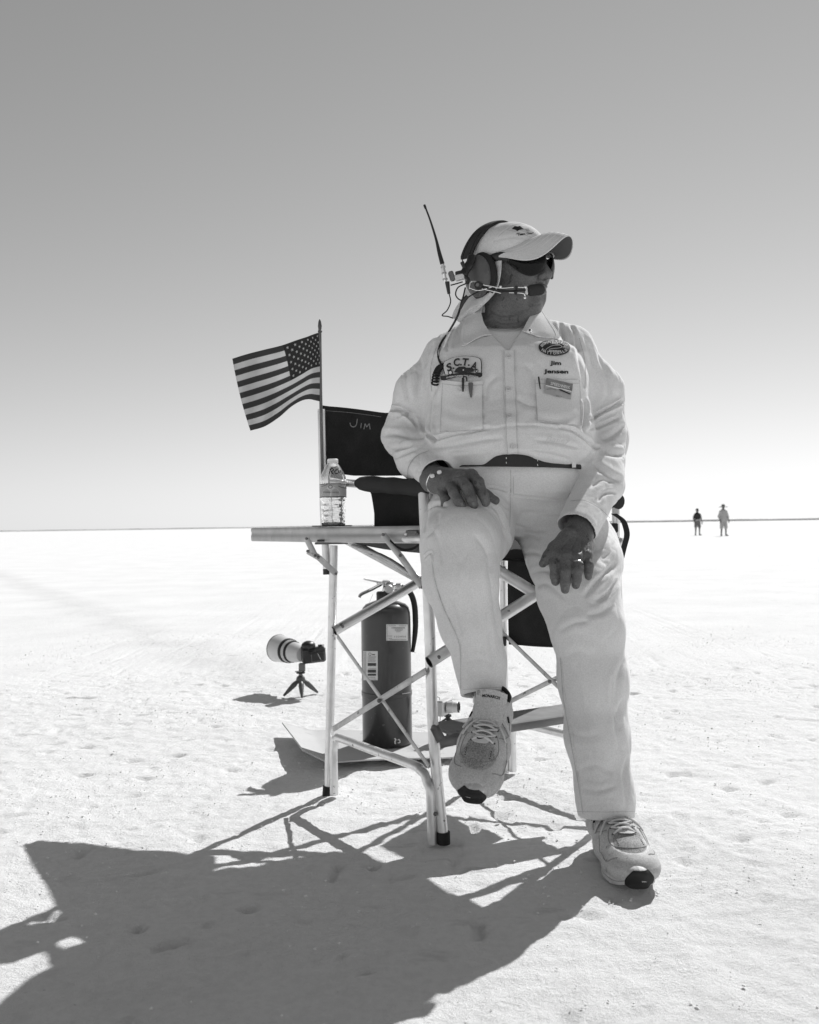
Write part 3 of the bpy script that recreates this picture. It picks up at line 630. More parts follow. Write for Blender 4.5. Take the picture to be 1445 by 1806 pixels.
# black side panel under the left arm, and the slack hem that curves up to it
nu, nv = 14, 20; Gd = np.zeros((nu, nv, 3))
for j in range(nv):
    t_ = j/(nv-1); v_ = 856+t_*(931-856); ul = 650+11*min(1, t_*1.5)**.6-(14*max(0, 1-t_*6)); ur = 746-3*math.sin(math.pi*t_)
    for i in range(nu):
        s_ = i/(nu-1); u_ = lerp(ul, ur, s_); Gd[i, j] = P(u_, v_, 2.60-.17*s_+.012*math.sin(t_*5+s_*2))
MB().sheet(Gd, .003).build('side_panel', 'black_fabric', chair)
# hanging pouch on the right side and loose webbing strap
nu, nv = 16, 16; Gd = np.zeros((nu, nv, 3))
for i in range(nu):
    for j in range(nv):
        s_, t_ = i/(nu-1), j/(nv-1); a = P(897, 988, 2.91); b_ = P(1000, 985, 2.72); c_ = P(1008, 1142, 2.72); d_ = P(898, 1135, 2.91)
        q = lerp(lerp(a, b_, s_), lerp(d_, c_, s_), t_); q = q+np.array([-.4, -.9, 0])*(.012*math.sin(math.pi*s_)*math.sin(math.pi*t_)+.004*math.sin(s_*9+t_*4)); Gd[i, j] = q
po = MB().sheet(Gd, .006).build('hanging_pouch', 'black_fabric', chair)
MB().tube(np.vstack([Gd[i, -1] for i in range(nu)])+[0, -.004, 0], .0035, 8).build('pouch_binding', 'black_webbing', po)
MB().box(P(887, 1131, 2.90), (.022, .02, .03), bev=.003).build('pouch_clip', 'black_plastic', chair)
def strap(pts, wx, name='strap', par=chair, m='black_webbing', n=24, th=.0025):
    c = catmull(np.array([P(*q) for q in pts]), n); wv = np.array(wx, float); Gd = np.stack([c-wv/2, c+wv/2], 1); return MB().sheet(Gd, th).build(name, m, par)
strap([(1083, 906, 2.50), (1098, 917, 2.50), (1104, 930, 2.50), (1106, 945, 2.50), (1101, 965, 2.50), (1096, 985, 2.50)], (.016, .004, 0), n=30)
MB().box(P(1083, 931, 2.50), (.022, .012, .026), bev=.003).build('strap_buckle', 'black_webbing', chair)
MB().box(P(1086, 893, 2.545), (.018, .02, .05), bev=.004).build('arm_bracket', 'aluminium_dull', chair)

# ---- side table, hinged on the left of the chair: thin folding table with an aluminium edge
TZ = P(600, 928.5, 2.6)[2]
tc = [np.array(x) for x in ((-.56, 3.18), (-.205, 2.585), (.045, 2.40), (-.02, 3.0))]
def table_outline(r=.05):
    A = P(440, 930, 3.05)[:2]; B = P(597, 930, 2.52)[:2]; C_ = P(754, 930, 2.375)[:2]; D = P(700, 930, 2.92)[:2]
    pts = [A, B, C_, D]; out = []
    rad = [.02, .07, .008, .02]
    for i in range(4):
        p0, p1, p2 = pts[i-1], pts[i], pts[(i+1) % 4]; a = p1+unit(p0-p1)*rad[i]; b = p1+unit(p2-p1)*rad[i]
        for t in np.linspace(0, 1, 8): out.append((1-t)**2*a+2*t*(1-t)*p1+t*t*b)
    return np.array(out)
to = table_outline(); k = len(to); cen = to.mean(0)
H0 = TZ; T_ = .045
def ring(sc_, z): q = cen+(to-cen)*sc_; return np.column_stack([q, np.full(k, z)])
rings = [ring(.975, H0-.004), ring(.992, H0-.001), ring(1., H0-.004), ring(1.002, H0-.012), ring(.996, H0-.014), ring(.996, H0-.025), ring(1.002, H0-.027), ring(1.0, H0-T_+.003), ring(.992, H0-T_), ring(.93, H0-T_), ring(.925, H0-.012)]
tab_edge = mk('table_edge', np.vstack(rings), grid_faces(len(rings), k, False, True).tolist(), 'table_edge', chair); tab_edge.data.set_sharp_from_angle(angle=R(30))
mbt = MB(); mbt.add(np.vstack([ring(.974, H0-.004), ring(.974, H0-.016)]), grid_faces(2, k, False, True).tolist()+[list(range(k)), list(range(k, 2*k))[::-1]]).build('table_top', 'table_laminate', chair, smooth=False)
# corner brackets and strap at the hinge
hb = MB().box(P(726, 942, 2.392), (.038, .006, .020), np.array([unit([.75, -.65, 0]), unit([.65, .75, 0]), [0, 0, 1]]), .002).build('hinge_plate', 'steel_dark', chair)
for u_ in (716, 735): rivet(P(u_, 942, 2.383), hb, r=.004, m='aluminium')
# folding links and struts below the table
def link(pts, w_=.0085, m='aluminium_dull'):
    q = [P(*p) for p in pts]; m_ = MB()
    for a, b_ in zip(q[:-1], q[1:]): m_.tube([a, b_], w_, 8, None, True, .3, (0, 1, 0))
    o = m_.build('folding_link', m, chair)
    for p in q: rivet(p+np.array([0, -.005, 0]), o, r=.0042)
link([(541, 950, 2.60), (556, 980, 2.60)]); link([(543, 972, 2.605), (562, 983, 2.60), (593, 1012, 2.665)])
link([(676, 943, 2.42), (711, 987, 2.40)]); link([(706, 980, 2.395), (745, 1036, 2.375)])
tube('table_strut', [P(622, 962, 2.62), P(680, 983, 2.56), P(742, 1024, 2.45)], .0085, 'aluminium_dull', n=8, flat=.6, flatax=(0, 0, 1))
MB().box(P(585, 958, DBL-.03), (.095, .05, .006), bev=.001).build('mount_plate', 'steel_dark', chair)
MB().box(P(598, 953, 2.62), (.12, .06, .006), bev=.001).build('mount_plate', 'black_plastic', chair)
strap([(688, 953, 2.40), (703, 966, 2.40), (716, 970, 2.40), (732, 966, 2.40), (742, 957, 2.39)], (0, 0, .007), 'hinge_strap', m='black_webbing')


# ================================================================ FLAG on a stick
flag = thing('flag', 'small striped American flag with stars on a stick fixed to the chair back post', 'flag', tuple(P(569, 850, DBL-.022)))
fd = DBL-.022
MB().tube([P(569.5, 862, fd), P(568, 800, fd), P(566, 700, fd), P(564.3, 580, fd)], .0048, 10, 16).build('flag_stick', 'flag_stick', flag)
MB().lathe([(.0046, -.030), (.0065, -.028), (.0065, -.024), (.0040, -.022), (.0050, -.018), (.0060, -.010), (.0040, .004), (.0015, .010), (0, .012)], P(564.2, 569, fd), unit(P(564, 560, fd)-P(564.5, 580, fd)), 14).build('finial', 'flag_spear', flag)
cols = [  # s, (u,v,d) at t=0, 7/13, 1
    (0.0, (564, 586, 0), (566, 646, 0), (565, 708, 0)),
    (0.08, (553, 589.5, -.010), (560, 647, -.014), (558, 706.5, -.01)),
    (0.18, (540, 594.5, -.012), (548, 651, -.020), (545, 704, -.022)),
    (0.28, (523, 600, .004), (533, 660, -.006), (531, 707, -.022)),
    (0.4, (499, 608.5, .022), (513, 671, .020), (514, 717, .006)),
    (0.6, (469, 616, .020), (483, 684, .030), (492, 736, .034)),
    (0.8, (439, 623.5, .000), (455, 694, .008), (467, 752, .02)),
    (1.0, (410, 632.5, -.018), (425, 703, -.02), (442, 759.5, -.012))]
ss = np.array([c[0] for c in cols])
def cubic_interp(s, k):                                  # interpolate control columns along the fly
    A = np.array([c[k] for c in cols], float); i = np.searchsorted(ss, s)-1; i = int(np.clip(i, 0, len(ss)-2)); t = (s-ss[i])/(ss[i+1]-ss[i])
    def tang(j):
        if j == 0: return (A[1]-A[0])/(ss[1]-ss[0])
        if j == len(ss)-1: return (A[-1]-A[-2])/(ss[-1]-ss[-2])
        return (A[j+1]-A[j-1])/(ss[j+1]-ss[j-1])
    h_ = ss[i+1]-ss[i]; m0, m1 = tang(i)*h_, tang(i+1)*h_
    return (2*t**3-3*t*t+1)*A[i]+(t**3-2*t*t+t)*m0+(-2*t**3+3*t*t)*A[i+1]+(t**3-t*t)*m1
def flag_pt(s, t, off=0.):
    a, b, c = cubic_interp(s, 1), cubic_interp(s, 2), cubic_interp(s, 3); tm = 7/13
    L0 = (t-tm)*(t-1)/((0-tm)*(0-1)); L1 = t*(t-1)/(tm*(tm-1)); L2 = t*(t-tm)/(1*(1-tm))
    q = a*L0+b*L1+c*L2; rip = .004*math.sin(9*s+4*t)+.003*math.sin(21*s-6*t)
    return P(q[0], q[1], fd+q[2]+rip*min(1, s*6)+off)
ns, ntt = 66, 52; V = []; 
for i in range(ns):
    for j in range(ntt+1): V.append(flag_pt(i/(ns-1), j/ntt))
F = grid_faces(ns, ntt+1); mi = []
for i in range(ns-1):
    for j in range(ntt):
        r_ = j//4; mi.append(2 if ((i+.5)/(ns-1) < .4 and r_ < 7) else (0 if r_ % 2 == 0 else 1))
cloth = mk('flag_cloth', V, F, None, flag, mats=['flag_red', 'flag_white', 'flag_blue'], midx=mi)
sm = cloth.modifiers.new('thickness', 'SOLIDIFY'); sm.thickness = .0008; sm.offset = 0
star_me = None
for a in range(11):                                     # 50 stars on both faces
    for b in range(9):
        if (a+b) % 2: continue
        s0, t0 = .4*(a+1)/12, (7/13)*(b+1)/10
        V = []; F = []
        for side in (-1, 1):
            n0 = len(V); V.append(flag_pt(s0, t0, side*.0011))
            for q in range(10):
                rr = (.0215 if q % 2 == 0 else .0088); an = math.pi*q/5; V.append(flag_pt(max(.001, s0+rr*math.sin(an)*.62), t0-rr*math.cos(an)*1.15, side*.0011))
            F += [[n0, n0+1+q, n0+1+(q+1) % 10] for q in range(10)]
        mk('star', V, F, 'flag_white', cloth, smooth=False)
# ================================================================ THE SEATED MAN
man = thing('person', 'heavy man in white shirt, trousers, cap and dark glasses, seated in the chair', 'person', (.27, 2.5, 0))
HC = P(897, 474, 2.55)                                   # head centre
TH = R(50); hf = np.array([math.sin(TH), -math.cos(TH), -.03]); hf = unit(hf); hu = np.array([-.06, -.10, 1.]); hr = unit(np.cross(hf, hu)); hu = np.cross(hr, hf)
HS = 1.06
def H(f, r, u): return HC+HS*(hf*f+hr*r+hu*u)             # head frame: forward, towards his right ear, up
HAX = np.array([hf, hr, hu])

# right hand (picture left) and left hand: wrist, knuckles, fingers as photo pixel + depth
WR, WL = P(766, 845, 2.335), P(1022, 936, 2.245)
# --- body: one continuous surface
f = Field()
f.ell(H(-.004, 0, .024), np.array([.096, .080, .086])*HS, HAX, k=.02)
f.ell(H(.032, 0, -.020), np.array([.070, .066, .085])*HS, HAX, k=.02)
f.ell(H(.017, 0, -.078), np.array([.059, .064, .048])*HS, HAX, k=.025)
f.ell(H(.006, 0, -.106), np.array([.066, .070, .040])*HS, HAX, k=.03)
f.ell(H(.062, 0, -.098), np.array([.021, .026, .020])*HS, HAX, k=.018)
for s_ in (-1, 1):
    f.ell(H(.070, s_*.038, -.030), np.array([.028, .026, .028])*HS, HAX, k=.02)
    f.ell(H(.050, s_*.048, -.077), np.array([.03, .022, .034])*HS, HAX, k=.02)
f.cone(H(.094, -.032, .034), H(.094, .032, .034), .012, .012, .018)
f.cone(H(.098, 0, .006), H(.117, 0, -.030), .010, .0130, .012)
f.ell(H(.115, 0, -.035), np.array([.014, .0145, .012])*HS, HAX, k=.008)
for s_ in (-1, 1): f.ell(H(.105, s_*.0145, -.037), np.array([.012, .009, .009])*HS, HAX, k=.006)
f.ell(H(.098, 0, -.061), np.array([.012, .024, .007])*HS, HAX, k=.006)
f.ell(H(.095, 0, -.074), np.array([.013, .023, .008])*HS, HAX, k=.006)
f.ell(H(.108, 0, -.0675), np.array([.012, .026, .0018])*HS, HAX, k=.003, op='-')
for s_ in (-1, 1):
    f.ell(H(.104, s_*.033, .008), np.array([.014, .017, .011])*HS, HAX, k=.010, op='-')
    f.ell(H(.086, s_*.032, .008), np.array([.013, .013, .012])*HS, HAX, k=.004)
    f.ell(H(.111, s_*.007, -.045), np.array([.004, .003, .003])*HS, HAX, k=.003, op='-')
    f.cone(H(.100, s_*.024, -.040), H(.084, s_*.040, -.072), .0022, .0022, .006, '-')
    f.ell(H(-.004, s_*.083, -.004), np.array([.020, .007, .033])*HS, HAX, k=.006)
NB = P(888, 592, 2.58)
f.cone(H(-.012, 0, -.08), NB, .070, .083, .03)
f.cone(H(.030, 0, -.118), lerp(H(.03, 0, -.118), NB, .6)+np.array([.0, -.02, 0]), .050, .045, .03)
f.loft([(1.36, .27, 2.57, .10, .075), (1.28, .275, 2.55, .18, .105), (1.15, .275, 2.53, .185, .13), (1.0, .27, 2.53, .19, .15), (.86, .27, 2.55, .18, .14)], k=.04)
SHR, SHL = np.array([.112, 2.545, 1.265]), np.array([.448, 2.545, 1.265])
ELR, ELL = P(706, 775, 2.60), P(1080, 778, 2.56)
for a, b, c in ((SHR, ELR, WR), (SHL, ELL, WL)): f.chain([a, b, lerp(b, c, .35), c], [.052, .040, .040, .030], .02)
HIPR, KNR, ANR = np.array([.165, 2.57, .865]), P(812, 962, 2.235), P(862, 1222, 2.20)
HIPL, KNL, ANL = np.array([.385, 2.57, .865]), P(1024, 1070, 2.26), P(1072, 1450, 2.17)
for a, b, c in ((HIPR, KNR, ANR), (HIPL, KNL, ANL)):
    f.chain([a, b, lerp(b, c, .35), c], [.075, .052, .050, .034], .03)
HEELR, BALLR = ANR+np.array([.005, .03, -.05]), P(842, 1355, 2.02)
HEELL, BALLL = ANL+np.array([0, .03, -.04]), np.array([ANL[0]-.01, ANL[1]-.15, .035])
f.cone(ANR, HEELR, .034, .028, .02); f.cone(HEELR, BALLR, .028, .030, .02); f.cone(ANL, HEELL, .034, .028, .02); f.cone(HEELL, BALLL, .028, .030, .02)
# hands
def finger(pts, rs, k=.006): f.chain([P(*p) for p in pts], [r*FK for r in rs], k)
def palm(w, kn, r0, r1, k=.016):
    for p in kn: f.cone(w, P(*p), r0, r1, k)
FK = 1.16
knR = [(781, 866, 2.300), (795, 853, 2.268), (812, 843, 2.252), (832, 838, 2.262)]
f.cone(lerp(ELR, WR, .8), WR, .033, .029, .015, n=(0, -.5, .8), ns=1.15); palm(WR, knR, .028, .0150)
finger([knR[0], (786, 880, 2.268), (786, 893, 2.265), (789, 900, 2.268)][:4], [.0115, .0105, .0095, .0085])
finger([knR[1], (801, 869, 2.222), (809, 884, 2.205), (815, 893, 2.205)], [.0125, .0112, .0105, .0095])
finger([knR[2], (824, 860, 2.212), (832, 880, 2.200), (836, 891, 2.205)], [.0130, .0118, .0108, .0098])
finger([knR[3], (844, 851, 2.225), (852, 872, 2.212), (857, 886, 2.218)], [.0132, .0120, .0108, .0098])
finger([(812, 853, 2.30), (838, 862, 2.285), (856, 874, 2.275), (874, 883, 2.27)], [.018, .0145, .0125, .0095], .012)
FK = 1.04
knL = [(980, 978, 2.158), (998, 982, 2.142), (1018, 984, 2.145), (1036, 980, 2.160)]
f.cone(lerp(ELL, WL, .8), WL, .034, .030, .015); palm(WL, knL, .026, .0128, .018)
f.cone(WL, P(1030, 975, 2.19), .026, .020, .016)
finger([knL[0], (979, 998, 2.140), (979, 1016, 2.138), (980, 1026, 2.142)], [.0135, .0118, .0108, .0098])
finger([knL[1], (998, 1008, 2.120), (997, 1028, 2.122), (997, 1040, 2.128)], [.0135, .0120, .0110, .0098])
finger([knL[2], (1019, 1006, 2.124), (1017, 1022, 2.124), (1016, 1032, 2.13)], [.0130, .0116, .0106, .0095])
finger([knL[3], (1039, 997, 2.142), (1038, 1008, 2.142), (1038, 1017, 2.146)], [.0115, .0104, .0095, .0085])
finger([(1002, 945, 2.20), (979, 968, 2.178), (968, 982, 2.168), (958, 994, 2.165)], [.020, .0155, .0125, .0095], .012)
V, F = f.mesh(.0025); V = relax(V, F, 1, .35)
N = vnormals(V, F)
# skin folds: neck, cheek, knuckles and tendons
cr = [([(862, 545), (885, 556), (915, 553), (940, 540)], 2.2, .0022), ([(868, 562), (890, 570), (920, 566)], 2.0, .0018), ([(903, 500), (915, 520), (925, 534)], 2.0, .0015), ([(935, 533), (945, 538), (955, 534)], 1.5, .0015),
      ([(950, 488), (945, 496), (942, 503)], 1.5, .0018), ([(884, 470), (896, 478), (905, 490)], 1.8, .001)]
def across(p, q, w_=5.5, dpt=.0009, wd=1.0):
    p, q = np.array(p[:2], float), np.array(q[:2], float); t = unit(q-p); n_ = np.array([-t[1], t[0]]); return ([p-n_*w_, p+t*.8, p+n_*w_], wd, dpt)
for tri in (((801, 869), (809, 884)), ((824, 860), (832, 880)), ((844, 851), (852, 872)), ((979, 998), (979, 1016)), ((998, 1008), (997, 1028)), ((1019, 1006), (1017, 1022)), ((1039, 997), (1038, 1008))):
    a, b = np.array(tri[0], float), np.array(tri[1], float)
    for t in (-.12, .0, .12, .85, 1.0): cr.append(across(lerp(a, b, t), lerp(a, b, t+.1), 6, .0013, .9))
for a, b in (((790, 850), (806, 846)), ((800, 842), (822, 838)), ((1010, 945), (985, 972)), ((1018, 948), (1003, 976)), ((1026, 950), (1022, 978)), ((1034, 955), (1034, 975)), ((992, 960), (990, 985)), ((1008, 965), (1009, 990)), ((1028, 968), (1028, 988))):
    cr.append(([a, lerp(a, b, .5)+[1.5, 0], b], 1.6, .0015))
V = creases(V, N, cr)
V += N*(noise(V*60)*.0005+noise(V*130+4)*.0003)[:, None]
body = field_obj('body', V, F, 'skin', man)
bv_body = world_bvh(body)
# fingernails, ring and wristband
def nail(u, v, du, dv, w_=4.3):
    t = unit([du, dv]); n_ = np.array([-t[1], t[0]]); c = np.array([u, v]); L = 4.6
    q = [c-n_*w_/2-t*L/2, c+n_*w_/2-t*L/2, c+n_*w_*.42+t*L/2, c-n_*w_*.42+t*L/2]
    MB().sheet(patch_on(bv_body, q, 5, 5, .0012, 0), .0006).build('fingernail', 'nail', body)
mat('nail', .15, .3, var=.05)
for a in ((815, 889, .3, 1), (835, 888, .1, 1), (856, 883, .2, 1), (788, 897, .1, 1), (980, 1023, 0, 1), (997, 1037, 0, 1), (1016, 1029, 0, 1), (1038, 1014, 0, 1), (958.5, 992, -.5, 1)): nail(*a)
ang = np.linspace(0, 2*math.pi, 20)
def band_on(c, ax, r, rt, name, m, flat=1.):
    ax = unit(ax); a = unit(np.cross(ax, [0, 1, 0.2])); b = np.cross(ax, a)
    pts = np.array([c+r*(math.cos(t)*a+math.sin(t)*b*flat) for t in np.linspace(0, 2*math.pi, 28)]); return MB().tube(pts, rt, 8, None, False).build(name, m, man)
band_on(P(1018.5, 994, 2.134), P(1019, 1006, 2.124)-P(1018, 984, 2.145), .0128, .0018, 'ring', 'gold_ring')
wb = band_on(P(772, 849, 2.322), P(800, 860, 2.27)-P(760, 838, 2.345), .0335, .0021, 'bracelet', 'chrome')
for q in ((764, 840), (776, 834)): MB().lathe([(0, .006), (.004, .005), (.0055, 0), (.004, -.005), (0, -.006)], drop(bv_body, q[0], q[1], .006, 2.3), (1, 0, .3), 10).build('bracelet_bead', 'stitch_pale', wb)

# --- shirt
f = Field()
TORSO = [(.925, .272, 2.505, .190, .172), (.950, .272, 2.50, .208, .186), (.985, .272, 2.485, .232, .212), (1.05, .275, 2.485, .234, .202), (1.12, .277, 2.50, .226, .180), (1.20, .277, 2.515, .222, .162), (1.27, .278, 2.53, .207, .146), (1.32, .274, 2.55, .150, .118), (1.355, .272, 2.565, .118, .100), (1.385, .270, 2.575, .094, .086)]
f.loft(TORSO, k=.02, e=2.35)
f.ell((.275, 2.40, 1.02), (.185, .105, .085), k=.05)
f.ell((.17, 2.43, 1.20), (.085, .06, .075), k=.05); f.ell((.375, 2.43, 1.20), (.085, .06, .075), k=.05)
NBL = P(860, 565, 2.58); NBR = P(935, 562, 2.58)
f.cone(np.array([.19, 2.58, 1.345]), np.array([.108, 2.555, 1.278]), .043, .062, .03); f.cone(np.array([.36, 2.58, 1.345]), np.array([.460, 2.555, 1.296]), .047, .066, .03)
CUR, CUL = P(770, 838, 2.345), P(1019, 930, 2.25)
f.chain([np.array([.113, 2.545, 1.245]), P(738, 690, 2.57), P(714, 768, 2.59), P(738, 808, 2.47), CUR], [.064, .062, .062, .058, .049], .03)
f.chain([np.array([.462, 2.55, 1.262]), P(1056, 690, 2.57), P(1066, 772, 2.55), P(1060, 850, 2.42), CUL], [.070, .068, .065, .060, .053], .03)
f.plane(P(772, 840, 2.34), unit(WR-P(738, 808, 2.47)), k=.003); f.ops[-1] = (lambda p, c=P(774, 842, 2.335), n=unit(WR-P(738, 808, 2.47)): np.maximum(-((p-c) @ n), np.linalg.norm(p-c, axis=1)-.066), c0*0+P(774, 842, 2.335), .08, .003, '-')
cL = P(1019, 936, 2.24); nL = unit(np.array([-.42, -.35, -.85]))
f.ops.append((lambda p: np.maximum(-((p-cL) @ nL), np.linalg.norm(p-cL, axis=1)-.074), cL, .09, .003, '-'))
# hollow sleeves so that the wrist stands free inside the cuff
f.cone(lerp(CUR, P(738, 808, 2.47), .45), CUR+unit(CUR-P(738, 808, 2.47))*.05, .040, .044, .003, '-')
f.cone(lerp(CUL, P(1060, 850, 2.42), .35), CUL+unit(CUL-P(1060, 850, 2.42))*.05, .043, .049, .003, '-')
# open collar: V notch at the throat
apex = P(896, 619, 2.42); VL, VR = P(853, 571, 2.46), P(927, 571, 2.46)
def vnotch(p):                           # solid wedge, seen from the camera as the V
    q = px(p); e1 = ((q[:, 0]-896)*(571-619)-(q[:, 1]-619)*(852-896))/math.hypot(44, 48); e2 = -((q[:, 0]-896)*(571-619)-(q[:, 1]-619)*(928-896))/math.hypot(32, 48)
    return np.maximum(np.maximum(np.maximum(e1, e2)*.0015, p[:, 1]-2.52), 571-40-q[:, 1])
f.custom(vnotch, P(892, 580, 2.43), .16, .004)
f.cone(P(889, 560, 2.585), P(889, 520, 2.60), .080, .092, .006, '-')
HEM = catmull([(750, 836), (800, 830), (845, 825), (861, 815), (876, 805), (897, 801.5), (928, 803), (945, 810), (975, 819), (1005, 824), (1040, 826)], 60)
f.custom(lambda p: np.maximum((np.interp(px(p)[:, 0], HEM[:, 0], HEM[:, 1])-px(p)[:, 1])*.0015, np.maximum(np.maximum(p[:, 1]-2.50, .90-p[:, 2]), (np.abs(px(p)[:, 0]-903)-106)*.0015)), (.275, 2.35, .95), .30, .006)
V, F = f.mesh(.0029); V = relax(V, F, 3, .5)
SHC = [  # folds read off the photograph
    ([(770, 785), (820, 765), (880, 752), (940, 748), (1000, 757), (1030, 775)], 4, .0035, 'step'),
    ([(762, 777), (790, 768), (830, 760), (868, 752)], 3.5, .007), ([(985, 752), (1010, 758), (1035, 775)], 3.5, .007),
    ([(760, 790), (800, 785), (850, 776), (890, 772)], 5, .003), ([(940, 775), (985, 780), (1028, 792)], 5, .003),
    ([(790, 800), (830, 796), (870, 792)], 4, .0025), ([(930, 796), (975, 803), (1010, 812)], 4, .0025),
    # torso against the sleeves
    ([(762, 690), (760, 720), (757, 755), (768, 782)], 4, .014), ([(763, 700), (775, 660), (785, 625)], 6, .005),
    ([(1030, 700), (1033, 730), (1030, 760)], 4, .014), ([(1034, 690), (1028, 655), (1022, 620), (1018, 590)], 6, .005),
    ([(1035, 745), (1060, 728), (1085, 715), (1102, 705)], 3.5, .010), ([(1040, 757), (1065, 748), (1095, 735)], 4, .005), ([(1032, 770), (1045, 785), (1060, 790)], 4, .007),
    ([(1110, 745), (1085, 765), (1060, 775)], 6, .004), ([(1108, 800), (1085, 800), (1060, 790)], 7, .005), ([(1100, 850), (1070, 835), (1045, 815)], 7, .005), ([(1030, 820), (1045, 800), (1050, 780)], 5, .005), ([(1040, 860), (1062, 845), (1085, 850)], 6, .004), ([(1055, 885), (1068, 870), (1090, 868)], 4, .004),
    ([(675, 722), (700, 722), (722, 733), (740, 755)], 4, .010), ([(698, 735), (715, 728), (735, 735)], 4, .005), ([(668, 765), (700, 765), (735, 770), (755, 765)], 6, .006), ([(672, 792), (700, 790), (730, 785)], 5, .005), ([(690, 810), (712, 800), (735, 790)], 4, .004), ([(740, 740), (750, 760), (765, 775)], 4, .006), ([(735, 700), (740, 660), (742, 630)], 6, .0045), ([(722, 710), (716, 680), (715, 650)], 6, .004), ([(750, 690), (757, 660), (770, 620)], 5, .004),
    ([(800, 690), (830, 700), (860, 696)], 6, .002), ([(780, 720), (820, 735), (860, 730)], 7, .003), ([(775, 745), (810, 752), (850, 745)], 5, .003), ([(945, 735), (980, 742), (1020, 735)], 6, .003), ([(905, 700), (930, 712), (950, 716)], 7, .0025), ([(880, 660), (860, 680), (858, 710)], 6, .002), ([(925, 640), (940, 660), (938, 700)], 6, .002),
    ([(985, 560), (993, 590), (998, 615)], 4, .005), ([(1005, 568), (1015, 590), (1020, 625)], 4, .005), ([(1030, 590), (1043, 620), (1048, 650)], 5, .004), ([(1055, 620), (1070, 660), (1078, 700)], 6, .004), ([(800, 575), (790, 600), (788, 620)], 5, .004), ([(765, 600), (755, 625), (750, 650)], 5, .004),
    # placket edges, waist band tuck
    ([(887, 620), (889, 700), (890, 760), (893, 800)], .9, .0012), ([(909, 618), (911, 700), (913, 760), (915, 800)], .9, .0012),
]
N = vnormals(V, F); SHC = [(c[0], c[1]*.85, c[2]*(1.35 if len(c) < 4 else 1))+tuple(c[3:]) for c in SHC]; V = creases(V, N, SHC); V = relax(V, F, 1, .15); N = vnormals(V, F)
wq = V*np.array([1, 1, .75]); w1 = wq+np.stack([noise(wq*7), noise(wq*7+3), noise(wq*7+6)], 1)*.05
rdg = lambda x: np.exp(-np.abs(x)*9)*.9
arm = np.clip(np.abs(V[:, 0]-.275)/.2-.85, 0, 1)
V += N*((noise(w1*9)*.0022-rdg(noise(w1*np.array([1, 1, .6])*11+7))*.0042-rdg(noise(w1*17+2))*.0030-rdg(noise(w1*30+12))*.0016)*(.28+.75*arm)+noise(V*45)*.0006)[:, None]
shirt = field_obj('shirt', V, F, 'shirt_cotton', man)
bvs = world_bvh(shirt)
on = lambda off: (lambda u, v: drop(bvs, u, v, off, 2.42))
# undershirt
f = Field(); f.loft([(z-.001, a, b+.004, c*.955, d*.93) for z, a, b, c, d in TORSO[3:]], k=.02); f.cone(P(889, 562, 2.585), P(889, 545, 2.59), .079, .079, .02); f.plane(P(889, 577, 2.50), unit([0, -.45, 1.]), k=.004)
f.cone(P(889, 590, 2.585), P(889, 520, 2.60), .0755, .085, .003, '-')
V, F = f.mesh(.0045, lo=(.12, 2.36, 1.15), hi=(.45, 2.7, 1.42)); V = relax(V, F, 1, .5); und = field_obj('undershirt', V, F, 'undershirt_cotton', man)
bvu = world_bvh(und, body)
for dv in (0, 3.0): ribbon(lambda u, v: drop(bvu, u, v, .002, 2.5), [(858, 576+dv), (875, 581+dv), (890, 582.5+dv), (908, 581+dv), (924, 576+dv)], .5, 'neck_rib', 'stitch_grey', und, 24)
# collar wings (curved sheets standing off the shirt) and stand
def wing(inner, outer, name='collar'):
    a = catmull(inner, 16); b = catmull(outer, 16); Gd = np.zeros((16, 9, 3))
    for i in range(16):
        for j in range(9):
            t = j/8; q = lerp(a[i], b[i], t); base = drop(bvs, q[0], q[1], .006, q[2]); d0 = P(q[0], q[1], q[2]); 
            dd = (base-CAM) @ _F; dd = min(dd, q[2]) if q[2] > 0 else dd
            Gd[i, j] = P(q[0], q[1], dd-.007*math.sin(math.pi*min(1, t*1.2))-.002)
    o = MB().sheet(smooth_grid(Gd, 2), .0022).build(name, 'shirt_cotton', shirt); return o, Gd
cl, GL = wing([(846, 541, 2.52), (850, 556, 2.49), (855, 573, 2.46), (868, 590, 2.44), (866, 588, 2.44)][:4], [(822, 556, 2.53), (816, 575, 2.47), (813, 611, 2.43), (849, 592, 2.43)])
cr_, GR = wing([(941, 551, 2.52), (934, 560, 2.49), (927, 573, 2.46), (922, 583, 2.44)], [(958, 549, 2.54), (972, 568, 2.49), (989, 597, 2.43), (950, 594, 2.43)])
for Gd, par in ((GL, cl), (GR, cr_)):
    e = smooth_grid(Gd, 2); pts = e[:, -2]+np.array([0, -.0022, 0]); MB().tube(pts, .0007, 6).build('seam', 'stitch_pale', par)
# collar stand behind the neck
tt = np.linspace(R(-50), R(230), 34); Gd = np.zeros((34, 6, 3)); cc = P(889, 563, 2.59)
for i, t in enumerate(tt):
    for j in range(6):
        s_ = j/5; r_ = .094-.006*s_; Gd[i, j] = cc+np.array([math.cos(t)*r_, math.sin(t)*r_*.95, .005+.026*s_+.016*max(0, math.sin(t))-.01*0])
MB().sheet(Gd, .003).build('collar_stand', 'shirt_cotton', shirt)
Gd2 = Gd.copy()
for i, t in enumerate(tt):
    for j in range(6):
        s_ = j/5; r_ = .092+.022*s_; Gd2[i, j] = cc+np.array([math.cos(t)*r_, math.sin(t)*r_*.97, .031+.016*max(0, math.sin(t))-.040*s_+.012*math.sin(math.pi*s_)])
MB().sheet(Gd2, .003).build('collar', 'shirt_cotton', shirt)
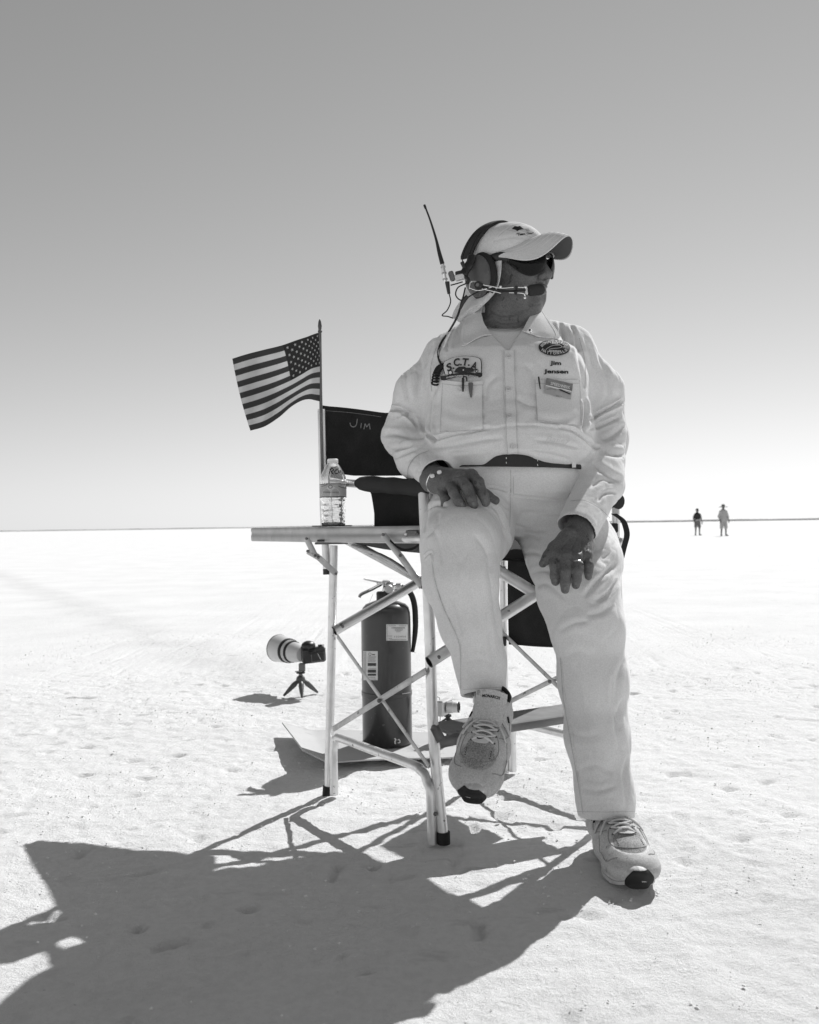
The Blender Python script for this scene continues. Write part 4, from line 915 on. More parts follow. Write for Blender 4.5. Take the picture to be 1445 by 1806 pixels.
# button placket, buttons
pl_ = [(898, 618), (899, 660), (900.5, 700), (902, 745), (903, 775), (905, 800)]
ribbon(on(.0022), pl_, 20, 'placket', 'shirt_cotton', shirt, 60)
for x_ in (-9, 9): ribbon(on(.0034), [(u+x_, v) for u, v in pl_], .55, 'seam', 'stitch_grey', shirt, 60)
for u_, v_ in ((897, 629.5), (896.5, 687), (898.5, 734.5), (905, 787.5)):
    p = drop(bvs, u_, v_, .006); _, nn = hit(bvs, u_, v_); nn = nn if nn @ (CAM-p) > 0 else -nn
    bt = MB().lathe([(0, .0012), (.0035, .0011), (.0042, .0022), (.0062, .0020), (.0066, .0004), (.006, -.002)], p, nn, 18).build('button', 'button_shell', shirt)
    a = unit(np.cross(nn, [1, 0, 0])); b = np.cross(nn, a)
    for k in range(4):
        q = p+nn*.0012+.0016*(a*(1 if k % 2 else -1)+b*(1 if k > 1 else -1)); MB().lathe([(0, .0004), (.0007, .0004), (.0008, -.001)], q, nn, 6).build('button_hole', 'label_grey', bt)
# cuffs: hemmed bands at the wrists
def cuff_line(pts, w_=.7, off=.002): return ribbon(on(off), pts, w_, 'seam', 'stitch_grey', shirt, 26)
cuff_line([(719, 840), (722, 822), (735, 805), (757, 795)]); cuff_line([(1007, 884), (1030, 883), (1055, 895), (1076, 913)])
cuff_line([(991, 921), (1010, 920), (1035, 929), (1057, 951)], .6); cuff_line([(741, 858), (749, 838), (765, 820), (783, 812)], .6)
# seams: yoke, armholes, sleeve stitching
cuff_line([(770, 612), (760, 650), (762, 690)], .6); cuff_line([(1022, 596), (1032, 640), (1032, 690)], .6)
# pockets
def pocket(quad, flap, name='pocket'):
    Gd = smooth_grid(patch_on(bvs, quad, 18, 18, .0035, 0, .003), 2); o = MB().sheet(Gd, .0014).build(name, 'shirt_cotton', shirt)
    edge = [quad[0], quad[3]], [quad[3], quad[2]], [quad[2], quad[1]]
    for a, b in edge: ribbon(on(.0062), [a, lerp(a, b, .5), b], .6, 'seam', 'stitch_grey', o, 20)
    return o
p1 = pocket([(782, 676), (851, 676), (852, 756), (778, 762)], True); p2 = pocket([(944, 671), (1021, 670), (1025, 752), (948, 743)], False)
ribbon(on(.0075), [(782, 673), (815, 677), (852, 676)], 6, 'pocket_flap', 'shirt_cotton', p1, 24); ribbon(on(.0098), [(782, 677), (815, 681), (852, 680)], .6, 'seam', 'stitch_grey', p1, 24)
pb = MB().lathe([(0, .0012), (.0035, .0011), (.0042, .0022), (.0062, .0020), (.0066, .0004), (.006, -.002)], drop(bvs, 812, 686.5, .010), (0, -1, 0), 16).build('button', 'button_shell', p1)
ribbon(on(.0070), [(945, 677), (985, 678), (1021, 676)], .6, 'seam', 'stitch_grey', p2, 24)
# club patch on his right chest
def polypatch(pts, off, name, m, parent, inner=6):
    pts = np.array(pts, float); c = pts.mean(0); V = [on(off)(*c)]; F = []; n = len(pts)
    for k in range(1, inner+1):
        for q in pts: qq = lerp(c, q, k/inner); V.append(on(off)(*qq))
    for i in range(n): F.append([0, 1+i, 1+(i+1) % n])
    for k in range(inner-1):
        for i in range(n): a = 1+k*n+i; b = 1+k*n+(i+1) % n; F.append([a, a+n, b+n, b])
    o = mk(name, V, F, m, parent); return o
shield = [(787.3, 661), (786, 651), (787, 641), (793, 636.5), (803, 632.5), (815, 631), (831, 631), (842, 633), (847, 636.5), (848.5, 643), (848.5, 652), (848.8, 662)]
shield = [tuple(q) for q in catmull(shield, 34)]+[(835, 660), (818, 659), (800, 662)]
pd = polypatch([tuple(np.array([817, 648])+(np.array(q)-[817, 648])*1.05) for q in shield], .010, 'club_patch', 'patch_dark', shirt)
polypatch(shield, .0122, 'patch_field', 'patch_pale', pd)
polypatch([(781, 664.5), (786, 663), (788, 664), (800, 660.5), (816, 658.5), (832, 659), (845, 661.5), (846, 659), (850.5, 660), (851, 665), (847, 667.5), (832, 665.5), (816, 665), (800, 667), (786, 671.5), (781, 671)], .0145, 'patch_scroll', 'patch_dark', pd)
text_on(on(.0165), 'SOUTHERN CALIFORNIA TIMING ASSOCIATION', 817, 664, 54, 2.9, 'scroll_letters', 'patch_pale', pd, 0, 3.2, .02)
for ch, u_, v_, w_, h_, r_ in (('S.', 796, 649, 13, 13, -.42), ('C.', 809, 641.5, 13, 13, -.12), ('T.', 823, 641.5, 12.5, 12.5, .07), ('A.', 837.5, 648, 13, 14, .30)):
    text_on(on(.0185), ch, u_, v_, w_, h_, 'patch_letter', 'patch_dark', pd, r_, 0, .035, .12)
# roadster emblem: body, engine, wheels
polypatch([(803, 658), (806, 652.5), (811, 649), (820, 648.5), (823, 650.5), (833, 650.5), (837, 653.5), (836, 658), (818, 659), (806, 659)], .0160, 'roadster_emblem', 'patch_dark', pd, 3)
for u_, v_, r_ in ((797, 658.5, 4.2), (841, 656.5, 3.0), (818.5, 654.5, 1.9)):
    for rr, mm, of in ((r_, 'patch_dark', .0163), (r_*.6, 'patch_pale', .0172)): polypatch([(u_+rr*math.cos(a), v_+rr*math.sin(a)) for a in np.linspace(0, 2*math.pi, 15)[:-1]], of, 'emblem_wheel', mm, pd, 1)
# oval event patch
ov = lambda s_: [(977.5+s_*28.2*math.cos(a), 614.2+s_*14.6*math.sin(a)+.05*s_*28*math.cos(a)*.5) for a in np.linspace(0, 2*math.pi, 49)[:-1]]
pe = polypatch(ov(1.03), .0040, 'oval_patch', 'patch_pale', shirt); polypatch(ov(.975), .0058, 'patch_field', 'patch_dark', pe)
def arc_text(txt, cx, cy, rx, ry, a0, a1, h_, up, par):
    n = len(txt)
    for k, ch in enumerate(txt):
        a = R(a0+(a1-a0)*(k+.5)/n); u_, v_ = cx+rx*math.cos(a), cy-ry*math.sin(a)
        tx, ty = -rx*math.sin(a), -ry*math.cos(a); 
        if up: tx, ty = -tx, -ty
        rot = math.atan2(-ty*-1 if False else ty, tx) if not up else math.atan2(ty, tx)
        wd = {'I': 1.2, 'N': 4.3, 'M': 4.6, 'O': 4.6}.get(ch, 3.8)
        rot = math.atan2(ry*math.cos(a)*(1 if up else -1), rx*math.sin(a)*(1 if up else -1))
        text_on(on(.0072), ch, u_, v_, wd, h_, 'patch_letter', 'patch_pale', par, rot, 0, .03)
arc_text('BONNEVILLE', 977.5, 615.5, 23.6, 11.6, 163, 17, 4.6, True, pe)
arc_text('NATIONALS', 977.5, 613.5, 23.0, 10.8, 203, 337, 4.6, False, pe)
text_on(on(.0072), '2017', 978.5, 606.8, 12, 3.6, 'patch_letter', 'patch_pale', pe, .02, 0, .03); text_on(on(.0072), 'MEMBER', 979, 620.6, 22, 3.2, 'patch_letter', 'patch_pale', pe, .03, 0, .03)
ribbon(on(.0072), [(962, 618), (968, 614), (974, 611.2), (984, 610), (990, 611.5), (989, 614), (983, 615.4), (975, 616), (968, 617.5)], .8, 'streamliner_emblem', 'patch_pale', pe, 50)
text_on(on(.0030), 'Jim', 980, 641.6, 19.5, 9.2, 'name_letters', 'ink', shirt, .02, 0, .035)
text_on(on(.0030), 'Jensen', 980.8, 656.4, 43, 9.2, 'name_letters', 'ink', shirt, .02, 0, .035)
mat('ghost_print', .68, .92); text_on(on(.0016), 'Bailey', 985, 777, 44, 12, 'faded_print', 'ghost_print', shirt, .10, 0, 0, .3)
# small pin on the collar
MB().lathe([(0, .003), (.003, .002), (.004, 0), (.003, -.002)], drop(bvs, 936, 588, .014), (0, -1, 0), 10).build('collar_pin', 'chrome', shirt)
MB().lathe([(0, .003), (.0025, .002), (.003, 0)], drop(bvs, 933.5, 586, .014), (0, -1, 0), 10).build('collar_pin', 'ink', shirt)

# --- trousers
f = Field()
f.loft([(.978, .272, 2.505, .200, .182), (.93, .272, 2.50, .214, .186), (.88, .270, 2.505, .224, .182), (.82, .275, 2.54, .205, .155), (.775, .275, 2.56, .18, .13)], k=.03, e=2.4)
f.chain([np.array([.165, 2.55, .865]), P(826, 930, 2.36), P(812, 962, 2.235)], [.112, .112, .095], .045)
f.chain([P(812, 962, 2.235), P(812, 1020, 2.205), P(829, 1100, 2.205), P(846, 1165, 2.205), P(856, 1240, 2.20)], [.095, .089, .0715, .0605, .0575], .03)
f.ell(P(756, 985, 2.27), (.016, .03, .04), k=.02)
f.chain([np.array([.385, 2.56, .865]), P(1010, 975, 2.42), P(1020, 1045, 2.28)], [.118, .116, .100], .045)
f.chain([P(1020, 1045, 2.28), P(1036, 1105, 2.24), P(1046, 1200, 2.22), P(1053, 1300, 2.20), P(1067, 1400, 2.18), P(1072, 1475, 2.17)], [.100, .088, .081, .074, .067, .068], .03)
f.ell(P(1062, 990, 2.34), (.05, .08, .06), k=.04)
nR = unit(np.array([.06, -.35, -1.])); cR = P(854, 1226, 2.20)
f.ops.append((lambda p: np.maximum(-((p-cR) @ nR), np.linalg.norm(p-cR, axis=1)-.11), cR, .13, .003, '-'))
f.cone(lerp(P(846, 1165, 2.205), cR, .45), cR+nR*.05, .043, .047, .004, '-')
nL2 = unit(np.array([.0, -.12, -1.])); cL2 = P(1071, 1441, 2.17)
f.ops.append((lambda p: np.maximum(-((p-cL2) @ nL2), np.linalg.norm(p-cL2, axis=1)-.12), cL2, .13, .003, '-'))
f.cone(lerp(P(1067, 1400, 2.18), cL2, .2), cL2+nL2*.06, .060, .064, .003, '-')
V, F = f.mesh(.0032); V = relax(V, F, 2, .5); N = vnormals(V, F)
TRC = [
    ([(900, 823), (901, 870), (899, 915), (898, 955), (897, 988)], 1.6, .0035), ([(897, 940), (897, 970), (893, 988)], 3, .010),
    ([(900, 873), (935, 876), (975, 880), (1003, 884)], 2.2, .005), ([(900, 869), (880, 861), (860, 858)], 2.2, .004),
    ([(897, 915), (888, 895), (872, 878), (855, 868)], 3, .006), ([(897, 900), (885, 885), (870, 872)], 3, .004), ([(893, 935), (880, 905), (866, 888)], 4, .004), ([(895, 960), (885, 925), (868, 900)], 4, .003),
    ([(915, 905), (945, 905), (975, 905), (1000, 903)], 4, .0035), ([(905, 925), (935, 935), (965, 935)], 4, .004), ([(905, 960), (930, 945), (955, 950)], 5, .004), ([(910, 985), (935, 975), (955, 978)], 5, .004), ([(930, 1015), (955, 1005), (975, 1010)], 5, .004), ([(940, 1035), (965, 1030), (1000, 1060)], 6, .003),
    ([(1088, 990), (1070, 1010), (1050, 1030), (1030, 1055)], 6, .007), ([(1092, 1020), (1075, 1045), (1050, 1062)], 5, .006), ([(1088, 950), (1075, 975), (1062, 985)], 6, .004), ([(1085, 1065), (1060, 1080), (1035, 1085)], 7, .003),
    ([(985, 1115), (1010, 1100), (1040, 1095)], 7, .003), ([(995, 1160), (1020, 1150), (1050, 1160)], 9, .002), ([(1105, 1160), (1090, 1200), (1085, 1250)], 7, .004), ([(1080, 1190), (1082, 1240), (1095, 1290)], 5, .004), ([(1100, 1230), (1088, 1270), (1098, 1330)], 6, .004), ([(1020, 1360), (1050, 1350), (1085, 1365)], 7, .0035), ([(1110, 1330), (1103, 1370), (1110, 1420)], 5, .004), ([(1025, 1390), (1055, 1395), (1090, 1385)], 6, .003), ([(1000, 1290), (1030, 1300), (1060, 1295)], 9, .002), ([(1030, 1425), (1060, 1418), (1100, 1428)], 5, .0025),
    ([(990, 1140), (992, 1200), (1005, 1280), (1020, 1370), (1028, 1440)], 1.2, .0022), ([(1022, 1434), (1070, 1436), (1120, 1436)], .8, .001),
    ([(762, 985), (766, 1020), (780, 1070), (800, 1110), (811, 1140), (812, 1190)], 1.2, .0025), ([(745, 985), (760, 975), (765, 990)], 2, .005),
    ([(860, 985), (868, 1030), (875, 1080), (884, 1140)], 7, .004), ([(835, 940), (860, 975), (868, 1010)], 8, .003), ([(760, 930), (775, 960), (780, 1000)], 8, .003), ([(815, 1010), (830, 1060), (845, 1110)], 9, .0025), ([(790, 1050), (805, 1090), (818, 1130)], 7, .003), ([(860, 1100), (868, 1150), (872, 1190)], 6, .003), ([(820, 1170), (845, 1162), (875, 1172)], 6, .002), ([(818, 1200), (850, 1190), (885, 1196)], 6, .002),
    ([(750, 900), (765, 890), (790, 892)], 4, .006), ([(745, 870), (752, 900), (748, 940)], 4, .004), ([(775, 905), (765, 930), (750, 950)], 5, .003)]
TRC = [(c[0], c[1]*.85, c[2]*1.25) for c in TRC]; V = creases(V, N, TRC); V = relax(V, F, 1, .15); N = vnormals(V, F)
w1 = V*np.array([1, 1, .55]); w1 = w1+np.stack([noise(w1*6), noise(w1*6+3), noise(w1*6+6)], 1)*.06
V += N*(noise(w1*8+3)*.0030-rdg(noise(w1*9+1))*.0022-rdg(noise(w1*16+5))*.0016-rdg(noise(w1*29+9))*.0008+noise(V*45)*.0004)[:, None]
trousers = field_obj('trousers', V, F, 'trouser_cotton', man)
bvt = world_bvh(trousers); ont = lambda off, dd=2.3: (lambda u, v: drop(bvt, u, v, off, dd))
for pts in ([(989, 1160), (994, 1230), (1006, 1300), (1020, 1380), (1029, 1436)], [(762, 990), (768, 1025), (782, 1070), (801, 1110), (812, 1145), (813, 1215)], [(901, 828), (901, 880), (899, 930)], [(906, 840), (906, 872)], [(1012, 1431), (1070, 1432), (1120, 1431)], [(818, 1216), (850, 1214), (890, 1212)]):
    ribbon(ont(.0018), pts, .55, 'seam', 'stitch_grey', trousers, 50)
# belt round the waist
nb = 90; Gd = np.zeros((nb, 7, 3))
for i in range(nb):
    a = 2*math.pi*i/(nb-1)-math.pi/2; ca, sa = math.cos(a), math.sin(a); e = 2.4
    rr = 1/((abs(ca)**e+abs(sa)**e)**(1/e))
    for j in range(7):
        s_ = j/6; z = .946+.038*s_-.006*ca; Gd[i, j] = (.272+ca*rr*.2115, 2.502+sa*rr*.1935, z)
belt = MB().sheet(Gd, .004).build('belt', 'belt_leather', man)
bvb2 = world_bvh(belt)
for u_, v_ in ((893, 812), (948, 816)):
    for dv in (-4, 4): ribbon(lambda u, v: drop(bvb2, u, v, .003, 2.31), [(u_, v_+dv-1.5), (u_+.5, v_+dv+1.5)], 1.0, 'belt_stitch', 'stitch_pale', belt, 4)
ribbon(lambda u, v: drop(bvb2, u, v, .005, 2.33), [(1011, 812), (1012, 834)], 7, 'belt_loop', 'trouser_cotton', trousers, 8)
# --- cap with brim and neck flap
f = Field(); cap_c = H(-.004, 0, .040)
f.ell(cap_c, np.array([.103, .090, .0785])*HS, HAX, k=.02)
f.ell(H(.028, 0, .047), np.array([.070, .066, .048])*HS, HAX, k=.03)
f.plane(H(0, 0, .020), -(hu+.10*hf), k=.003); f.ell(H(-.004, 0, .018), np.array([.100, .086, .07])*HS, HAX, k=.003, op='-')
V, F = f.mesh(.0032); V = relax(V, F, 1, .4); N = vnormals(V, F)
V = creases(V, N, [([(862, 440), (880, 415), (905, 398), (925, 395)], 1.0, .0016), ([(868, 425), (890, 420), (915, 418), (940, 424)], 3, .0012), ([(893, 403), (918, 410), (945, 420)], 1.2, .0016), ([(880, 440), (905, 430), (935, 422), (948, 420)], 1.2, .0018)])
V += N*(noise(V*28)*.0022+noise(V*60)*.0007)[:, None]
cap = field_obj('cap', V, F, 'cap_cotton', man); bvc = world_bvh(cap)
na, nb_ = 41, 14; Gd = np.zeros((na, nb_, 3))
for i in range(na):
    ph = (-1+2*i/(na-1))*math.pi/2; sp, cp_ = math.sin(ph), max(0., math.cos(ph)); th = ph*.86; a = sp
    A = (.102*math.cos(th)-.002, .0900*math.sin(th), .064-.034*abs(sp)**2)
    lat = .092*sp; B = (.034+.150*cp_**.72, lat, .053-.026*sp*sp-.075*sp*sp*cp_-.010*sp)
    for j in range(nb_):
        t = j/(nb_-1); q = lerp(A, B, t); q[2] += .010*math.sin(math.pi*t)*(1-.5*a*a)
        Gd[i, j] = H(*q)
brim = MB().sheet(Gd, .0028).build('brim', 'cap_cotton', cap)
MB().sheet(Gd-hu*.0026*HS).build('brim_underside', 'cap_underside', cap)
MB().tube(Gd[:, -1], .0021, 8).build('brim_edge', 'cap_cotton', cap)
for j in (4, 6, 8, 10, 12): MB().tube(Gd[4:-4, j]+hu*.0019, .0005, 5).build('seam', 'stitch_pale', brim)
onc = lambda u, v: drop(bvc, u, v, .002, 2.46)
text_on(onc, '"Team', 919, 413, 15, 4.4, 'cap_letters', 'ink', cap, -.12, 0, .03, .2)
text_on(onc, 'Crew"', 935, 411.5, 12, 3.6, 'cap_letters', 'ink', cap, .05, 0, .03, .2)
def onpoly(fn, pts, name, m, par):
    V = [fn(*q) for q in pts]; V.append(fn(*np.mean(pts, 0))); n = len(pts); mk(name, V, [[n, i, (i+1) % n] for i in range(n)], m, par)
onpoly(onc, [(903, 404), (908, 399), (914, 400), (917, 398.5), (924, 404.5), (918, 405), (913, 407.5), (909, 405)], 'cap_emblem', 'ink', cap)
onpoly(onc, [(926, 404), (932, 403), (935, 407), (929, 408)], 'cap_emblem', 'stitch_grey', cap)
# neck flap: soft cloth from under the cap, past the cup and down to the collar
fe = [(887, 438, 2.455), (885, 460, 2.450), (883, 484, 2.450), (876, 512, 2.460), (858, 533, 2.478), (835, 553, 2.500), (812, 569, 2.515)]
me_ = [(862, 440, 2.492), (864, 460, 2.495), (862, 484, 2.495), (856, 510, 2.495), (842, 530, 2.485), (822, 548, 2.505), (803, 563, 2.53)]
be = [(828, 446, 2.60), (826, 465, 2.62), (824, 486, 2.63), (822, 508, 2.63), (814, 528, 2.62), (803, 545, 2.61), (797, 560, 2.60)]
n1 = 30; A, B, C = [catmull(x, n1) for x in (fe, me_, be)]; Gd = np.zeros((n1, 14, 3))
for i in range(n1):
    for j in range(14):
        t = j/13; q = (1-t)**2*A[i]+2*t*(1-t)*(2*B[i]-.5*(A[i]+C[i]))*1.0+t*t*C[i] if False else catmull([A[i], B[i], C[i]], 14)[j]
        Gd[i, j] = P(q[0], q[1], q[2]+.006*math.sin(i*.55+j*.7)*min(1, i/12)+.003*math.sin(i*1.3-j))
MB().sheet(smooth_grid(Gd, 1), .002).build('neck_flap', 'flap_cotton', cap)
# --- sunglasses
gl = MB()
def lens(sgn):
    n1, n2 = 22, 14; Gd = np.zeros((n1, n2, 3))
    for i in range(n1):
        for j in range(n2):
            s_, t_ = i/(n1-1), j/(n2-1); ph = R(11+53*s_); lo = -.041*math.sin(math.pi*(.16+.80*s_))**.85-.002; hi = .016-.006*s_
            z = lo+(hi-lo)*t_+.006; bul = .006*math.sin(math.pi*t_)
            Gd[i, j] = H((.118+bul)*math.cos(ph)+.004, sgn*(.091+bul)*math.sin(ph), z)
    return Gd
sg = None
for sgn in (1, -1):
    Gd = lens(sgn); 
    if sg is None:
        # frame: brow bar, temples
        pts = [H((.123)*math.cos(p_)+.004, .095*math.sin(p_), .022-.005*abs(p_)) for p_ in np.linspace(-1.1, 1.1, 30)]
        sg = MB().tube(pts, .0030, 8).build('sunglasses', 'glasses_frame', man)
    MB().sheet(Gd, .0016).build('lens', 'sun_lens', sg)
    rim = np.vstack([Gd[:, 0], Gd[-1, 1:], Gd[0:1, 0]*0+Gd[-1, -1]]); MB().tube(Gd[:, 0], .0020, 7).build('rim', 'glasses_frame', sg)
    MB().tube(Gd[0], .0020, 7).build('rim', 'glasses_frame', sg); MB().tube(Gd[-1], .0030, 7).build('rim', 'glasses_frame', sg)
    e = Gd[-1, 9]; MB().tube([e, H(.035, sgn*.090, .018), H(.0, sgn*.094, .014), H(-.02, sgn*.093, .004)], [.013, .012, .010, .005], 10, 14, True, .25, hr).build('temple', 'glasses_frame', sg)
# grey hair at the nape and temple
MB().tube([H(-.02, .082, -.01), H(-.06, .066, -.04), H(-.085, .02, -.055)], [.010, .016, .016], 10, 10).build('hair', 'hair_grey', man)

# ================================================================ RADIO HEADSET (worn, a thing of its own)
hs = thing('headset', 'black and grey radio headset with boom microphone and antenna worn over the white cap', 'headset', tuple(H(-.02, .12, -.01)))
def band_pt(ph, off=0., df=0.): return H(-.063+df+.043*max(0, math.sin(ph)), (.091+off)*math.cos(ph), .034+(.0815+off)*math.sin(ph))
n1 = 44; Gd = np.zeros((n1, 6, 3))
for i in range(n1):
    ph = R(-4+188*i/(n1-1))
    for j in range(6): Gd[i, j] = band_pt(ph, .006+.0022*math.sin(math.pi*j/5), -.017+.034*j/5)
MB().sheet(Gd, .009).build('headband', 'black_foam', hs)
for df in (-.013, .013):
    MB().tube([band_pt(R(-10+i), .013, df*.8) for i in range(0, 50, 6)], .0016, 6).build('yoke_wire', 'black_plastic', hs)
for sgn in (1, -1):
    f = Field(); c_ = H(-.016, sgn*.100, -.026)
    f.ell(c_, np.array([.046, .017, .062])*HS, HAX, k=.01); V, F = f.mesh(.004); cu = mk('ear_cushion', V, F, 'black_rubber', hs)
    f = Field(); f.ell(H(-.020, sgn*.112, -.026), np.array([.0385, .028, .054])*HS, HAX, k=.01); f.plane(H(0, sgn*.108, 0), -hr*sgn, k=.003)
    f.plane(H(0, sgn*.138, 0), hr*sgn, k=.012)
    V, F = f.mesh(.0035); cup = mk('ear_cup', V, F, 'grey_plastic', hs)
bvcup = world_bvh(cup) if False else None
# outer fittings on his right cup
k_ = H(-.018, .140, -.032)
MB().lathe([(0, .016), (.009, .016), (.0115, .012), (.0125, .0), (.0125, -.004)], P(845, 505, 2.400), -hf*0+unit([-.3, -.95, 0]), 20).build('boom_knob', 'black_plastic', hs)
MB().lathe([(0, .0185), (.004, .0185), (.005, .016)], P(845, 505, 2.400), unit([-.3, -.95, 0]), 14).build('knob_screw', 'steel_dark', hs)
MB().tube([P(828, 508, 2.40), P(831, 497, 2.398), P(842, 497, 2.395), P(846, 500, 2.395)], .0016, 8, 14).build('boom_wire', 'chrome', hs)
MB().tube([P(828, 508, 2.40), P(845, 512, 2.395), P(868, 506, 2.385)], .0016, 8, 12).build('boom_wire', 'chrome', hs)
MB().tube([P(846, 501, 2.395), P(868, 505, 2.388), P(885, 508, 2.385), P(908, 506.5, 2.392), P(932, 507, 2.405)], .0015, 8, 24).build('boom_wire', 'chrome', hs)
MB().tube([P(850, 509, 2.395), P(872, 514, 2.388), P(884, 517, 2.385)], .0015, 8, 14).build('boom_wire', 'chrome', hs)
MB().tube([P(898, 516, 2.388), P(915, 516.5, 2.392), P(924, 518, 2.398), P(927, 523, 2.400)], .0015, 8, 14).build('boom_wire', 'chrome', hs)
MB().tube([P(850, 505, 2.392), P(872, 511, 2.386), P(895, 513.5, 2.386), P(918, 512, 2.394), P(934, 511.5, 2.405)], .0026, 8, 24).build('boom_cable', 'black_rubber', hs)
for u_, v_ in ((911, 507), (910, 516)): MB().box(P(u_, v_, 2.388), (.008, .006, .010), bev=.002).build('boom_clip', 'black_plastic', hs)
for u_, v_ in ((883, 505.5), (926, 525), (927, 506)): MB().lathe([(0, .003), (.0035, .002), (.0035, -.002), (0, -.003)], P(u_, v_, 2.383), (0, -1, 0), 10).build('boom_screw', 'chrome', hs)
MB().box(P(929, 513, 2.400), (.007, .007, .020), bev=.002).build('mic_clamp', 'aluminium', hs)
mp = catmull([P(931, 513, 2.408), P(946, 511, 2.412), P(961, 511, 2.418)], 14); mr_ = [.010, .0135, .0145, .015, .0152, .0152, .0152, .015, .0148, .0146, .014, .013, .010, .004]
MB().tube(mp, mr_, 16).build('microphone', 'black_foam', hs)
# radio pack and fittings on the back of the cup
f = Field(); f.cone(P(832, 455, 2.45), P(828, 470, 2.44), .012, .010, .008); f.cone(P(826, 468, 2.44), P(818, 484, 2.43), .010, .012, .008); V, F = f.mesh(.0035); mk('yoke_mount', V, F, 'black_plastic', hs)
MB().tube([P(815, 462, 2.43), P(821, 475, 2.43)], .0055, 12).build('volume_knob', 'black_plastic', hs)
MB().box(P(811, 489, 2.425), (.026, .012, .016), np.array([unit([.97, 0, .22]), [0, 1, 0], unit([-.22, 0, .97])]), .002).build('connector_box', 'aluminium', hs)
MB().box(P(811, 481, 2.43), (.024, .012, .010), np.array([unit([.97, 0, .22]), [0, 1, 0], unit([-.22, 0, .97])]), .002).build('bracket', 'black_plastic', hs)
MB().box(P(797, 487, 2.43), (.014, .016, .026), np.array([unit([.93, 0, .3]), [0, 1, 0], unit([-.3, 0, .93])]), .003).build('bracket', 'steel_dark', hs)
MB().tube([P(822, 488, 2.42), P(826, 494, 2.418), P(823, 501, 2.42)], .0050, 10, 8).build('jack', 'black_plastic', hs)
ant = MB().tube([P(786, 497, 2.42), P(783, 480, 2.42), P(781, 466, 2.42)], [.0045, .0052, .0046], 12, 10).build('antenna_connector', 'chrome', hs)
for t in (.15, .5, .85): q = lerp(P(786, 497, 2.42), P(781, 466, 2.42), t); MB().lathe([(.003, -.0025), (.0068, -.002), (.0068, .002), (.003, .0025)], q, unit(P(781, 466, 2.42)-P(786, 497, 2.42)), 14).build('collar_nut', 'aluminium_dull', ant)
MB().tube([P(780.5, 465, 2.42), P(775, 445, 2.42), P(769, 420, 2.42), P(759, 388, 2.42), P(750, 364, 2.42)], [.0062, .0052, .0034, .0026, .0024], 10, 24).build('antenna', 'black_rubber', hs)
MB().lathe([(0, .006), (.0032, .005), (.0036, 0), (.003, -.006)], P(749.8, 364, 2.42), unit(P(750, 364, 2.42)-P(759, 388, 2.42)), 10).build('antenna_tip', 'black_rubber', hs)
MB().tube([P(789, 497, 2.42), P(792, 518, 2.42)], [.0062, .0040], 10).build('cable_boot', 'black_plastic', hs)
def cable(pts, r, n=40, m='black_rubber'): return MB().tube([P(*p) for p in pts], r, 8, n).build('cable', m, hs)
cable([(792, 516, 2.42), (795, 532, 2.42), (789, 547, 2.42), (780, 556, 2.42), (790, 558, 2.44), (799, 561, 2.46)], .0016)
cable([(822, 500, 2.42), (808, 507, 2.42), (804, 520, 2.42), (812, 529, 2.42), (822, 526, 2.42), (838, 517, 2.41), (848, 512, 2.40)], .0018)
cable([(795, 503, 2.43), (806, 500, 2.43), (816, 497, 2.42)], .0018)
cable([(821, 507, 2.42), (816, 528, 2.42), (811, 545, 2.425)], .0020)
MB().tube([P(825, 522, 2.415), P(817, 532, 2.42), P(812, 545, 2.42)], [.0055, .0065, .0030], 10, 8).build('cable_boot', 'black_plastic', hs)
def oncab(u, v, off=.006, dd=2.43):
    p, n = hit(bvs, u, v); d = ((p-CAM) @ _F)-off if p is not None else dd; return (u, v, min(d, dd+.14) if p is not None else dd)
cable([(812, 543, 2.42), (806, 560, 2.43), oncab(793, 583), oncab(782, 598), oncab(775, 612), oncab(773, 626), oncab(777, 640), oncab(782, 645, .012)], .0030, 60)
# curly cord hanging at the arm pit
cc_ = catmull([P(*oncab(785, 643, .018)), P(*oncab(776, 648, .018)), P(*oncab(770, 660, .018)), P(*oncab(767, 678, .014))], 150); tt = np.linspace(0, 2*math.pi*11, 150)
MB().tube(cc_+np.stack([np.cos(tt)*.0085, np.sin(tt)*.006, np.sin(tt)*.004], 1), .0026, 6).build('curly_cord', 'black_rubber', hs)

# ================================================================ things in the pockets
def pen(a, b, r, label, m='pen_plastic', clip=True):
    A = drop(bvs, a[0], a[1], .016); B = drop(bvs, b[0], b[1], .012); t = thing('pen', label, 'pen', tuple(B))
    MB().tube([A, lerp(A, B, .5), B], [r, r*.95, r*.6], 10, 8).build('barrel', m, t)
    if clip: 
        MB().tube([A+[.000, -.002, .004], A+[.008, -.004, .003], A+[.010, -.003, -.008]], .0018, 8, 8).build('clip', m, t)
    MB().lathe([(0, .003), (r*.9, .002), (r, -.002)], A, unit(A-B), 10).build('cap', m, t)
pen((818, 669), (818.5, 691), .0034, 'black pen clipped over the flap of the pocket below the club patch')
pen((950, 668), (951.5, 688), .0022, 'thin black pen clipped at the edge of the pocket that holds the printed card', clip=False)
q = [(827, 676), (835, 677), (833, 703), (829.5, 703)]
sl = thing('pencil', 'grey tapered pencil end lying beside the black pen on the pocket', 'pencil', tuple(drop(bvs, 831, 703, .008)))
